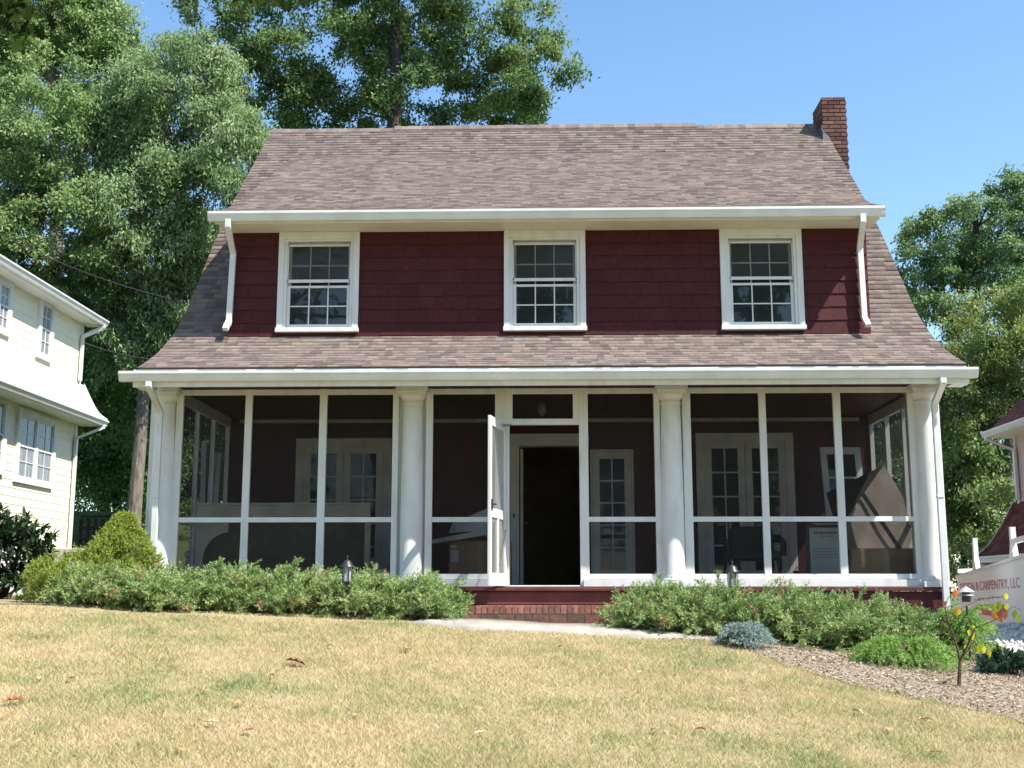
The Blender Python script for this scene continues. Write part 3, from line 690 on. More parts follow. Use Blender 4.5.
    for (ya, yb_, z0, z1, units) in wins:
        w = MB(); c = .13; p = xw + sx * .02
        def bx(mm, y0, y1, za, zb, d0, d1): u, v = sorted((xw + sx * d0, xw + sx * d1)); mm.box(u, v, y0, y1, za, zb)
        bx(w, ya, ya + c, z0, z1, -.02, .065); bx(w, yb_ - c, yb_, z0, z1, -.02, .065); bx(w, ya + c, yb_ - c, z1 - c, z1, -.02, .065); bx(w, ya + c, yb_ - c, z0, z0 + .10, -.02, .065)
        uw = (yb_ - ya - 2 * c + .12) / units
        for i in range(1, units): q = ya + c + i * uw - .12 + (.0); bx(w, q, q + .12, z0 + .10, z1 - c, -.02, .06)
        o = w.build('window', WHITE, h)
        for i in range(units):
            q0 = ya + c + i * uw; q1 = q0 + uw - .12; s = MB(); zm = (z0 + z1) / 2
            for za, zb, d in ((z0 + .10, zm + .02, .050), (zm - .02, z1 - c, .042)):
                bx(s, q0, q0 + .035, za, zb, -.02, d); bx(s, q1 - .035, q1, za, zb, -.02, d); bx(s, q0 + .035, q1 - .035, za, za + .04, -.02, d); bx(s, q0 + .035, q1 - .035, zb - .04, zb, -.02, d)
                bx(s, (q0 + q1) / 2 - .008, (q0 + q1) / 2 + .008, za + .04, zb - .04, -.02, d - .006); bx(s, q0 + .035, q1 - .035, (za + zb) / 2 - .008, (za + zb) / 2 + .008, -.02, d - .007)
            s.build('sash', WHITE, o)
            g = MB(); bx(g, q0 + .01, q1 - .01, z0 + .11, z1 - c - .01, -.02, .026); g.build('glass_pane', CURTAIN, o)
    return h
CURTAIN = paint('curtained_glass', (.30, .32, .33), (.12, .13, .14), rough=.1, scale=5, stretch=(3, 6, .5), spec=.6)
NWALL = paint('pale_yellow_siding', (.82, .77, .60), (.76, .71, .55), rough=.6, scale=2)
PINKWALL = paint('pale_pink_siding', (.62, .50, .46), (.56, .45, .41), rough=.6, scale=2)
XL = -10.62
def wy(px, py): return float(atX(px, py, XL)[1])
def wz(px, py): return float(atX(px, py, XL)[2])
neighbour('neighbour_house', 'pale yellow two storey house with white shingled skirt roof at the left edge', XL, 1, 17.5, 26.2, .55, 4.20, 5.05, 6.50,
          NWALL, WHITE, DECK, WHITEROOF, .45, 3.6, .16,
          [(wy(36.5, 330), wy(51.5, 330), wz(44, 361), wz(44, 298), 1), (wy(-8, 330), wy(8, 330), wz(0, 334), wz(0, 276), 1),
           (wy(14, 450), wy(53, 450), wz(34, 486), wz(34, 413), 2), (wy(-38, 450), wy(3, 450), wz(0, 475), wz(0, 395), 2)], sw=.5)
neighbour('neighbour_house', 'pinkish house with brown red shingle roofs at the right edge', 10.28, -1, 17.5, 26.0, -2.5, 1.10, 2.30, 3.80,
          PINKWALL, CREAM, REDROOF, REDROOF, .9, 3.2, .26, [], sw=.82, ev=.48)

# air conditioner beside the pale neighbour
ac = root('air_conditioner', 'grey outdoor air conditioner standing by the pale yellow house corner', 'air conditioner', (-9.9, 24.6, gz1(-9.9, 24.6)))
q = at(70, 565, 24.6); m = MB(); zb = q[2] - .32; m.box(q[0] - .34, q[0] + .34, 24.3, 24.95, zb, zb + .66); m.build('casing', paint('beige_metal', (.5, .48, .42), rough=.5), ac, bevel=.02)
m = MB()
for i in range(9): m.box(q[0] - .02, q[0] + .30, 24.285, 24.299, zb + .06 + i * .06, zb + .09 + i * .06)
m.build('grille', BLACK, ac)
B(q[0] - .38, q[0] + .38, 24.26, 24.99, zb - 1.2, zb - .003).build('pad', CONCRETE, ac)

BARKD = paint('dark_bark', (.055, .045, .04), (.03, .025, .022), rough=.95, scale=6, stretch=(3, 3, .6), bump=.8, bscale=14)
# dark rail fence on the slope behind
fx0, fx1 = at(80, 540, 31)[0], at(116, 540, 31)[0]; fen = root('rail_fence', 'dark wooden rail fence on the slope behind the pale yellow house', 'fence', (fx0, 31, 0)); m = MB()
for i, x in enumerate(np.linspace(fx0, fx1, 6)): z = gz1(x, 31); m.box(x - .035, x + .035, 30.97, 31.03, z - .3, z + .62)
m.build('post', BARKD, fen); m = MB()
for zz in (.25, .55, .85): z = gz1((fx0 + fx1) / 2, 31) + zz; m.box(fx0, fx1, 30.93, 30.968, z - .2, z - .14)
m.build('rail', BARKD, fen)

# overhead cables
CABLE = paint('black_cable', (.03, .03, .032), rough=.6)
def cable(pa, pb, sag, label):
    pa, pb = np.array(pa, float), np.array(pb, float); t = np.linspace(0, 1, 24)[:, None]
    pts = pa + (pb - pa) * t; pts[:, 2] -= sag * 4 * (t * (1 - t))[:, 0]
    o = MB().tube(pts, .013, 6).build('overhead_cable', CABLE, None); props(o, label, 'cable', 'overhead service cables')
cable(at(-25, 220, 27), at(168, 298, 27.4), .2, 'uppermost black cable crossing the trees above the pale yellow house roof')
cable(at(70, 337, 27.2), at(160, 360, 27.6), .1, 'lower cable crossing the trees beside the house eave at left')

# ------------------------------------------------------------------ trees
def leafcloud(rg, centers, cl_r, n_per, llen, droop, flat=.75, twigs=7, asp=(.42, .6)):
    """leaf quads on short twigs round every clump centre"""
    P = []; S = []
    for c in centers:
        d = rg.normal(size=(twigs, 3)); d /= np.linalg.norm(d, axis=1)[:, None]; d[:, 2] = d[:, 2] * flat + .08
        k = rg.integers(0, twigs, n_per); u = rg.random(n_per) ** .6
        rr = cl_r * rg.uniform(.75, 1.2)
        p = c + d[k] * (u * rr)[:, None] + rg.normal(size=(n_per, 3)) * np.array([.27, .27, .2]) * rr
        p[:, 2] -= u * u * droop * rr
        P.append(p); S.append(np.full(n_per, rg.normal(0, .13)))
    P = np.concatenate(P); S = np.concatenate(S); N = len(P)
    dirv = rg.normal(size=(N, 3)); dirv[:, 2] -= .5 + droop; dirv /= np.linalg.norm(dirv, axis=1)[:, None]
    nrm = rg.normal(size=(N, 3)) * .55; nrm += np.array([.55, -.35, .9]); side = np.cross(dirv, nrm); side /= np.linalg.norm(side, axis=1)[:, None] + 1e-9
    l = llen * rg.uniform(.65, 1.3, N)[:, None]; w = l * rg.uniform(*asp, N)[:, None]
    V = np.stack([P, P + dirv * l * .45 + side * w * .5, P + dirv * l, P + dirv * l * .45 - side * w * .5], 1).reshape(-1, 3)
    F = np.arange(4 * N).reshape(N, 4)
    A = np.clip(.5 + S + rg.normal(0, .16, N), 0, 1)
    return V, F, A
def make_tree(name, label, base, tr, trunk_to, blobs, n_cl, cl_r, n_per, llen, leaf, bark, seed, droop=.3, group=None, min_h=.25, limbr=.5, fill=.5, twig_r=.012, asp=(.42, .6), lk=.74, nk=1.7):
    """blobs: (cx,cy,cz,rx,ry,rz) in world space; the trunk runs from base to trunk_to"""
    rg = np.random.default_rng(seed); bx, by = base; b = np.array([bx, by, gz1(bx, by) - .15])
    t = root(name, label, 'tree', tuple(b), group)
    top = np.array(trunk_to, float); u = np.linspace(0, 1, 14)[:, None]
    path = b + (top - b) * u; path[:, :2] += np.cumsum(rg.normal(0, .035, (14, 2)), 0) * np.linalg.norm(top - b) / 9 * np.minimum(u, .999)
    rad = tr * (1 - .78 * u[:, 0]) ; rad[0] *= 1.35
    C = []; vols = np.array([q[3] * q[4] * q[5] for q in blobs]); vols = vols / vols.sum(); tries = 0
    while len(C) < n_cl and tries < n_cl * 60:
        tries += 1; q = blobs[rg.choice(len(blobs), p=vols)]
        d = rg.normal(size=3); d /= np.linalg.norm(d); r_ = rg.random() ** fill if rg.random() < .3 else rg.uniform(.72, 1.0)
        c = np.array(q[:3]) + d * r_ * np.array(q[3:])
        if C and np.min(np.linalg.norm(np.array(C) - c, axis=1)) < cl_r * .78: continue
        C.append(c)
    C = np.array(C)
    wood = MB(); wood.tube(path, rad, 10)
    H = top[2] - b[2]
    nodes = [p for p, uu in zip(path, u[:, 0]) if uu > min_h]; nr = [r for r, uu in zip(rad, u[:, 0]) if uu > min_h]
    axis_d = np.linalg.norm(C[:, :2] - path[-1][:2] * .5 - path[6][:2] * .5, axis=1)
    for i in np.argsort(axis_d + rg.normal(0, .6, len(C))):
        c = C[i]; na = np.array(nodes); dv = c - na; dist = np.linalg.norm(dv, axis=1)
        pen = np.maximum(0, na[:, 2] - c[2] + .35 * np.linalg.norm(dv[:, :2], axis=1)) * 1.3
        k = int(np.argmin(dist + pen)); p0 = na[k]; L = dist[k]; r0 = max(twig_r, min(nr[k] * .7, (.012 + .02 * L) * limbr * 2)); m = 5
        s = np.linspace(0, 1, m)[:, None]; mid = (p0 + c) / 2 + rg.normal(0, .09, 3) * L + np.array([0, 0, -.06 * L])
        q = (1 - s) ** 2 * p0 + 2 * s * (1 - s) * mid + s * s * c
        rr = r0 * (1 - .7 * s[:, 0]); wood.tube(q, rr, 5, cap=False)
        for j in (1, 2, 3, 4): nodes.append(q[j]); nr.append(rr[j])
    wood.build('trunk', bark, t)
    V, F, A = leafcloud(rg, C, cl_r, int(n_per * nk), llen * lk, droop, asp=asp)
    np_mesh('crown', V, F, leaf, t, A)
    return t
BARK = paint('grey_brown_bark', (.25, .215, .18), (.11, .09, .075), rough=.95, scale=6, stretch=(3, 3, .6), bump=.8, bscale=14)
LEAF_DK = ramp_mat('oak_leaf', [(0, (.055, .105, .035)), (.5, (.125, .205, .068)), (1, (.25, .34, .135))], rough=.6, spec=.2, noise=0, trans=.3)
LEAF_SV = ramp_mat('silver_green_leaf', [(0, (.085, .15, .055)), (.5, (.18, .265, .11)), (1, (.32, .40, .22))], rough=.65, spec=.2, noise=0, trans=.3)
LEAF_LT = ramp_mat('light_green_leaf', [(0, (.09, .16, .05)), (.5, (.165, .255, .082)), (1, (.28, .36, .15))], rough=.5, spec=.3, noise=0, trans=.32)
LEAF_YG = ramp_mat('yellow_green_leaf', [(0, (.10, .165, .045)), (.5, (.19, .265, .075)), (.9, (.31, .36, .12)), (1, (.42, .30, .06))], rough=.5, spec=.3, noise=0, trans=.32)
LEAF_BL = ramp_mat('oak_leaf_haze_tint', [(0, (.07, .13, .055)), (.5, (.15, .24, .095)), (1, (.27, .37, .17))], rough=.65, spec=.2, noise=0, trans=.3)  # haze put into a lighter, bluer oak leaf colour
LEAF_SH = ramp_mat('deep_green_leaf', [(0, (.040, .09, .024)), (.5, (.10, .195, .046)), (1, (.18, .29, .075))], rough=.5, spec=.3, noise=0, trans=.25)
def blob(px, py, Y, rpx, rpy, ry):
    c = at(px, py, Y); s = Y / FPX
    return (c[0], c[1], c[2], rpx * s, ry, rpy * s)

make_tree('oak_tree', 'tall dark oak with forking limbs rising behind the house ridge', (at(388, 400, 31)[0], 31), .42, tuple(at(398, -60, 31)),
          [blob(390, -40, 32.4, 130, 110, 3.0), blob(250, 60, 31.5, 75, 62, 2.0), blob(510, 65, 32.4, 68, 58, 2.4), blob(320, 40, 32.4, 95, 85, 2.4), blob(445, 10, 32.4, 120, 85, 2.6), blob(450, 88, 32.0, 105, 38, 2.2), blob(280, 105, 32.4, 90, 42, 2.0), blob(225, 20, 32, 55, 65, 2.0), blob(370, 100, 32.0, 110, 30, 1.8), blob(500, 90, 32.0, 60, 30, 1.8)],
          330, .47, 260, .165, LEAF_DK, BARKD, 21, droop=.25, min_h=.22, limbr=.8, fill=.7)
make_tree('silver_tree', 'silvery green tree with drooping leaves beside the left gable', (at(131, 560, 29.5)[0], 29.5), .19, tuple(at(172, 60, 29.8)),
          [blob(180, 108, 29.8, 76, 88, 1.9), blob(225, 175, 29.3, 62, 85, 1.9), blob(145, 225, 29.6, 70, 80, 2.0), blob(195, 300, 30.2, 55, 62, 1.6), blob(120, 130, 30, 50, 70, 1.6), blob(140, 330, 30, 50, 50, 1.4)],
          235, .54, 430, .165, LEAF_SV, BARK, 22, droop=.8, min_h=.3, asp=(.26, .36), lk=.8)
make_tree('maple_tree', 'broad light green tree standing above the pale yellow house roof', (at(30, 560, 29.5)[0], 29.5), .22, tuple(at(42, 150, 29.5)),
          [blob(40, 150, 29.5, 85, 80, 2.0), blob(70, 235, 29, 75, 70, 1.9), blob(-30, 190, 29.5, 80, 90, 2.0), blob(30, 290, 29.5, 70, 50, 1.6)],
          230, .46, 300, .14, LEAF_LT, BARK, 23, droop=.45, min_h=.3)
make_tree('tall_tree', 'very tall green tree reaching out of frame at the upper left', (at(60, 500, 36)[0], 36), .35, tuple(at(50, -30, 36)),
          [blob(30, 5, 36, 95, 70, 2.6), blob(75, 60, 36, 58, 55, 2.0), blob(-50, 60, 36, 80, 90, 2.4), blob(110, 130, 37, 60, 60, 2.0), blob(100, 30, 36.5, 40, 50, 2.0), blob(45, 90, 34.5, 60, 35, 1.2)],
          190, .6, 300, .18, LEAF_LT, BARK, 24, droop=.3, min_h=.4)
# shaded under-storey behind the left gap
make_tree('understory_tree', 'shaded dark green tree filling the gap between the two left houses', (at(118, 520, 33)[0], 33), .14, tuple(at(118, 300, 33)),
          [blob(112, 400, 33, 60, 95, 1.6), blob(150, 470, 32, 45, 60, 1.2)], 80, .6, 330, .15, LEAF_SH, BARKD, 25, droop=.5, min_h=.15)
make_tree('understory_tree', 'deep green tree half hidden behind the leaning grey trunk', (at(165, 520, 36)[0], 36), .15, tuple(at(165, 260, 36)),
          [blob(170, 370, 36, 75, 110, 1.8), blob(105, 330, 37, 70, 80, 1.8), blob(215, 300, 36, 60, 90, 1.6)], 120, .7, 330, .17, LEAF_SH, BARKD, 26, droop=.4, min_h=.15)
make_tree('understory_tree', 'dark tree far back in the left gap above the grassy slope', (at(105, 500, 44)[0], 44), .2, tuple(at(105, 330, 44)),
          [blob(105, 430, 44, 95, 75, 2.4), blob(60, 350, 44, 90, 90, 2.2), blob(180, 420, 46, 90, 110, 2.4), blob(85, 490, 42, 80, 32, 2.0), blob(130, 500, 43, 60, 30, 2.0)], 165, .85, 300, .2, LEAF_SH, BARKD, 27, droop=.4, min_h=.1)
make_tree('understory_tree', 'dark tree seen through the left end screens of the porch', (at(230, 560, 38)[0], 38), .16, tuple(at(230, 380, 38)),
          [blob(225, 450, 38, 75, 100, 1.8)], 70, .8, 300, .2, LEAF_SH, BARKD, 28, droop=.4, min_h=.1)
# right side
make_tree('oak_tree', 'dark rounded oak standing behind the right gable against the sky', (at(975, 560, 36)[0], 36), .3, tuple(at(965, 200, 36)),
          [blob(965, 240, 36, 62, 58, 2.0), blob(925, 270, 36, 40, 52, 1.5), blob(1010, 225, 36, 48, 50, 1.8), blob(940, 350, 36, 45, 60, 1.5), blob(1050, 270, 36, 55, 75, 1.8), blob(995, 300, 36, 50, 60, 1.8)],
          150, .46, 270, .16, LEAF_BL, BARKD, 31, droop=.25, min_h=.3, limbr=.7)
make_tree('birch_tree', 'yellow green tree with thin pale branches above the right neighbour roof', (at(1010, 520, 29)[0], 29), .15, tuple(at(1000, 290, 29)),
          [blob(1000, 330, 29, 50, 62, 1.5), blob(965, 385, 29, 40, 45, 1.3), blob(1040, 320, 29, 45, 70, 1.4)],
          70, .45, 260, .12, LEAF_YG, BARK, 32, droop=.3, min_h=.25)
make_tree('understory_tree', 'bushy green tree beside the right porch corner', (at(960, 560, 30)[0], 30), .12, tuple(at(960, 400, 30)),
          [blob(955, 440, 30, 42, 75, 1.4), blob(985, 500, 29, 40, 70, 1.3), blob(945, 520, 30, 45, 55, 1.3), blob(1010, 430, 30.5, 40, 60, 1.3)], 110, .5, 330, .14, LEAF_LT, BARKD, 33, droop=.4, min_h=.1)
make_tree('understory_tree', 'shaded tree low behind the right porch corner', (at(975, 560, 36)[0], 37), .15, tuple(at(980, 380, 37)),
          [blob(985, 440, 37, 75, 100, 1.8), blob(930, 500, 37, 60, 80, 1.6)], 95, .75, 300, .18, LEAF_SH, BARKD, 34, droop=.4, min_h=.1)
make_tree('understory_tree', 'dark tree seen through the right end screens of the porch', (at(885, 560, 40)[0], 40), .16, tuple(at(885, 400, 40)),
          [blob(885, 470, 40, 60, 85, 1.8)], 60, .8, 300, .2, LEAF_SH, BARKD, 35, droop=.4, min_h=.1)
# the street trees behind the viewer, mirrored in the dormer panes and shading the sky before the front
for i, (x, y, lab) in enumerate([(-17, -26, 'left'), (-5, -30, 'middle'), (8, -33, 'right'), (22, -31, 'outer')]):
    make_tree('street_tree', 'tall street tree across the road behind the viewer, %s of four' % lab, (x, y), .4, (x, y, 17),
              [(x, y, 9.5, 5.5, 4.5, 5.5), (x + 1, y, 16, 5, 4, 6), (x, y, 5, 5, 4, 3)], 80, 1.6, 200, .55, LEAF_SH, BARKD, 80 + i, min_h=.2, lk=1, nk=1, group='street trees across the road')

# oak near the camera whose twigs hang into the top of the frame
def lobed_leaf(m, p, d, n, l):
    d = d / np.linalg.norm(d); s = np.cross(d, n); s /= np.linalg.norm(s) + 1e-9; n = np.cross(s, d)
    prof = [(0, .02), (.12, .05), (.22, .22), (.30, .10), (.42, .36), (.52, .14), (.66, .33), (.76, .13), (.86, .16), (1, .0)]
    V = [p + d * l * a + s * l * w + n * l * .12 * w for a, w in prof] + [p + d * l * a - s * l * w + n * l * .12 * w for a, w in prof[-2::-1]]
    C = [p + d * l * a for a, w in prof]
    k = len(prof); vs = C + [p + d * l * a + s * l * w + n * l * .12 * w for a, w in prof] + [p + d * l * a - s * l * w + n * l * .12 * w for a, w in prof]
    fs = []
    for i in range(k - 1): fs += [(i, i + 1, k + i + 1, k + i), (i + 1, i, 2 * k + i, 2 * k + i + 1)]
    m.add(vs, fs)
fo = root('foreground_oak', 'dark oak leaves hanging into the top left corner near the viewer', 'tree', (-7.2, 5.5, -.6))
wood = MB(); wood.tube([(-7.2, 5.5, -.8), (-7.25, 5.5, 2.0), (-7.1, 5.6, 4.5), (-6.9, 5.8, 7.0)], [.3, .24, .2, .12], 12)
A0 = at(15, -40, 8); A1 = at(262, -35, 8.6)
wood.tube([(-7.15, 5.55, 4.0), (-5.6, 6.8, 5.6), A0 + np.array([-.2, 0, .4]), A0 + np.array([.25, 0, .1])], [.09, .06, .03, .008], 7)
wood.tube([(-7.1, 5.6, 4.6), (-5.0, 7.4, 5.9), A1 + np.array([-.6, 0, .25]), A1 + np.array([.2, 0, .02])], [.08, .05, .02, .006], 7)
wood.build('trunk', BARKD, fo)
lm = MB(); rg = np.random.default_rng(77)
for cx, cy, n, sx, sy in ((8, -6, 120, 18, 26), (20, 26, 16, 8, 13), (265, -8, 34, 34, 10)):
    for i in range(n):
        p = at(cx + rg.normal(0, sx), cy + rg.normal(0, sy) * .7, 8 + rg.uniform(-.25, .5)); d = np.array([rg.normal(0, .6), rg.normal(0, .5), -.8]); lm.cur = float(np.clip(rg.normal(.4, .25), 0, 1))
        lobed_leaf(lm, p, d, np.array([rg.normal(), rg.normal() - .6, .5]), rg.uniform(.10, .16))
lm.build('crown', ramp_mat('oak_leaf_shade_tone', [(0, (.012, .022, .005)), (.5, (.022, .040, .008)), (1, (.07, .12, .02))], rough=.8, spec=.05, noise=0, trans=.2), fo)  # leaf colour darkened, the tree's own shade is put into it

# ------------------------------------------------------------------ shrubs
def sprays(rg, pos, axis_, length, nl, ll, lw, spread=.7, droop=0.0):
    """feathery sprays: along every axis nl narrow leaflets (triangles) pointing forward and outward"""
    N = len(pos); axis_ = axis_ / np.linalg.norm(axis_, axis=1)[:, None]
    ref = rg.normal(size=(N, 3)); u = np.cross(axis_, ref); u /= np.linalg.norm(u, axis=1)[:, None]; v = np.cross(axis_, u)
    t = np.linspace(.05, 1, nl)[None, :] + rg.uniform(-.06, .06, (N, nl)); ang = rg.uniform(0, 2 * np.pi, (N, nl))
    L = length[:, None] * t
    p = pos[:, None, :] + axis_[:, None, :] * L[..., None]; p[..., 2] -= droop * (L ** 2) / np.maximum(length[:, None], 1e-3)
    rad = np.cos(ang)[..., None] * u[:, None] + np.sin(ang)[..., None] * v[:, None]
    d = axis_[:, None, :] * (1 - spread * (1 - t[..., None] * .5)) + rad * spread; d /= np.linalg.norm(d, axis=2)[..., None]
    s = np.cross(d, rg.normal(size=d.shape)); s /= np.linalg.norm(s, axis=2)[..., None]
    l = (ll * rg.uniform(.7, 1.3, (N, nl)) * (1.15 - .5 * t))[..., None]
    V = np.stack([p - s * lw * .5, p + s * lw * .5, p + d * l], 2).reshape(-1, 3)
    F = np.arange(len(V)).reshape(-1, 3)
    A = np.repeat(np.clip(.45 + rg.normal(0, .16, N), 0, 1), nl) + rg.normal(0, .08, N * nl) + .12 * np.tile(np.linspace(-1, 1, nl), N)
    return V, F, np.clip(A, 0, 1)
JUN = ramp_mat('juniper_needles', [(0, (.08, .13, .045)), (.35, (.205, .30, .10)), (.75, (.355, .46, .18)), (.93, (.48, .53, .27)), (1, (.38, .25, .14))], rough=.6, spec=.25, noise=0, trans=.2)
GOLD = ramp_mat('golden_conifer_needles', [(0, (.11, .15, .025)), (.5, (.25, .32, .055)), (.9, (.38, .43, .09)), (1, (.34, .25, .11))], rough=.6, spec=.25, noise=0, trans=.22)
BLUESP = ramp_mat('blue_spruce_needles', [(0, (.12, .18, .16)), (.5, (.27, .35, .32)), (1, (.42, .50, .45))], rough=.6, spec=.25, noise=0, trans=.15)
GREENSP = ramp_mat('soft_spruce_needles', [(0, (.08, .16, .03)), (.5, (.22, .38, .085)), (1, (.40, .55, .18))], rough=.6, spec=.25, noise=0, trans=.22)
DKJUN = ramp_mat('dark_juniper_needles', [(0, (.02, .05, .03)), (.5, (.045, .095, .06)), (1, (.09, .15, .09))], rough=.6, spec=.25, noise=0, trans=.18)
RHODO = ramp_mat('rhododendron_leaf', [(0, (.012, .03, .012)), (.5, (.028, .055, .022)), (1, (.05, .09, .035))], rough=.35, spec=.5, noise=0, trans=.12)
TWIG = paint('brown_twig', (.11, .075, .05), (.07, .05, .035), rough=.95)
def twigs(mb, rg, c, z0, ends, r=.012):
    for e in ends:
        b = np.array([c[0] + rg.normal(0, .06), c[1] + rg.normal(0, .06), z0]); mid = (b + e) / 2 + np.array([0, 0, -.08]); mb.tube([b, mid, e], [r, r * .7, r * .35], 5, cap=False)
def juniper(cx, cy, rx, ry, h, label, seed, n=1500, mat=JUN, name='juniper_shrub', group='junipers along the front of the porch', ll=.038, up=.30, lean=0., zoff=0., sl=(.10, .24)):
    rg = np.random.default_rng(seed); z0 = gz1(cx, cy) + zoff; o = root(name, label, 'shrub', (cx, cy, z0), group)
    th = rg.uniform(0, 2 * np.pi, n); el = np.arcsin(rg.uniform(-.05, 1, n)); k = rg.uniform(.45, .98, n)
    n = max(60, n // 9)                       # plumes: arching shoots, each clothed in short twigs
    th, el, k = th[:n], el[:n], k[:n] * .72
    lump = .62 + .66 * lattice(cx * 3 + th * 2.6 + 9, el * 3.2 + cy, seed)
    d = np.stack([np.cos(el) * np.cos(th), np.cos(el) * np.sin(th), np.sin(el)], 1)
    pos = np.array([cx, cy, z0 + .05]) + d * (k * lump)[:, None] * np.array([rx, ry, h])
    ax = d * np.array([1, 1, .55]) + np.array([lean, 0, up]) + rg.normal(0, .25, (n, 3)); ax /= np.linalg.norm(ax, axis=1)[:, None]
    L = rg.uniform(*sl, n) * 1.75; nt = 15
    t = np.linspace(.1, 1, nt)[None, :] + rg.uniform(-.05, .05, (n, nt)); tp = pos[:, None, :] + ax[:, None, :] * (L[:, None] * t)[..., None]; tp[..., 2] -= .18 * (L[:, None] * t) ** 2 / L[:, None]
    td = ax[:, None, :] * .75 + rg.normal(0, .42, (n, nt, 3)); tl = (L[:, None] * (.42 - .26 * t)).ravel() + .02
    pos2 = tp.reshape(-1, 3); pos2[:, 2] = np.maximum(pos2[:, 2], gz(pos2[:, 0], pos2[:, 1]) + .02)
    V, F, A = sprays(rg, pos2, td.reshape(-1, 3), tl, 15, ll, .010, .6)
    tone = np.repeat(rg.normal(0, .13, n), nt * 15) + np.repeat(np.where(rg.random(n) < .035, .6, 0), nt * 15); A = np.clip(A + tone, 0, 1)
    np_mesh('foliage', V, F, mat, o, A)
    m = MB(); pick = pos[rg.choice(n, min(40, n), replace=False)]; twigs(m, rg, (cx, cy), z0 - .05, pick); m.build('stem', TWIG, o)
    return o
# row left of the steps, left to right
def pxy(px, py, Y): q = at(px, py, Y); return float(q[0]), Y
for i, (px, Y, rpx, h, lab) in enumerate([
    (100, 13.75, 40, .24, 'low juniper at the far left end below the golden conifer'),
    (168, 13.75, 52, .27, 'juniper in front of the leftmost porch column'),
    (232, 13.85, 50, .34, 'tall juniper under the first left screen panel'),
    (298, 13.85, 50, .32, 'juniper just left of the black lantern'),
    (362, 13.80, 52, .26, 'juniper with the black lantern rising from it'),
    (418, 13.70, 40, .27, 'juniper at the steps, left side, below the second column')]):
    x, y = pxy(px, 590, Y); juniper(x, y, rpx * Y / FPX * 1.05, .62, h, lab, 40 + i, n=2700, lean=.22)
for i, (px, Y, rpx, h, lab) in enumerate([
    (655, 13.45, 38, .31, 'juniper at the steps, right side, below the third column'),
    (712, 13.2, 52, .36, 'juniper below the tall french doors right of the steps'),
    (780, 13.0, 54, .36, 'juniper behind the small blue spruce'),
    (840, 12.9, 50, .35, 'juniper below the framed notice board'),
    (886, 12.9, 34, .32, 'juniper behind the bright green spruce at the right end')]):
    x, y = pxy(px, 590, Y); juniper(x, y, rpx * Y / FPX * 1.05, .72, h, lab, 50 + i, n=2700, lean=.15)
# golden conifer mound
def golden():
    rg = np.random.default_rng(61); Y = 14.3; x, y = pxy(112, 560, Y); z0 = gz1(x, y); o = root('golden_conifer', 'conical golden green dwarf conifer left of the porch', 'shrub', (x, y, z0))
    n = 7000; H = 1.02 + (at(123, 516, Y)[2] - z0 - 1.02); t = rg.random(n) ** 1.25; th = rg.uniform(0, 2 * np.pi, n)
    r = .68 * (1 - t) ** .78 * (.46 + .88 * lattice(th * 2.6, t * 8, 5)) + .03; r *= np.where(t > .78, 1.0, 1.0)
    xo = .14 * t; k = rg.uniform(.80, 1, n)
    pos = np.stack([x + xo + r * k * np.cos(th), y + r * k * np.sin(th), z0 + .04 + H * t * .97], 1)
    a = np.stack([np.cos(th), np.sin(th), np.full(n, .75)], 1) + rg.normal(0, .35, (n, 3))
    V, F, A = sprays(rg, pos, a, rg.uniform(.035, .075, n), 11, .028, .010, .7); np_mesh('foliage', V, F, GOLD, o, A)
    n = 3000; th = rg.uniform(0, 2 * np.pi, n); el = np.arcsin(rg.uniform(0, 1, n)); d = np.stack([np.cos(el) * np.cos(th), np.cos(el) * np.sin(th), np.sin(el)], 1); k = .62 + .55 * lattice(th * 3, el * 4, 6)
    pos = np.array([x - .16, y - .25, z0 + .05]) + d * k[:, None] * np.array([.78, .5, .55]); V, F, A = sprays(rg, pos, d + np.array([0, 0, .6]) + rg.normal(0, .4, (n, 3)), rg.uniform(.05, .11, n), 13, .03, .010, .7)
    np_mesh('low_foliage', V, F, GOLD, o, A)
    m = MB(); m.tube([(x, y, z0 - .1), (x + .05, y, z0 + H * .4), (x + .13, y, z0 + H * .85)], [.05, .035, .01], 7)
    for q in np.linspace(.1, .8, 16): a_ = rg.uniform(0, 6.28); R_ = .5 * (1 - q) ** .7; m.tube([(x + .13 * q, y, z0 + H * q), (x + .13 * q + R_ * math.cos(a_), y + R_ * math.sin(a_), z0 + H * q + .1)], [.015, .005], 5)
    m.build('stem', TWIG, o)
golden()
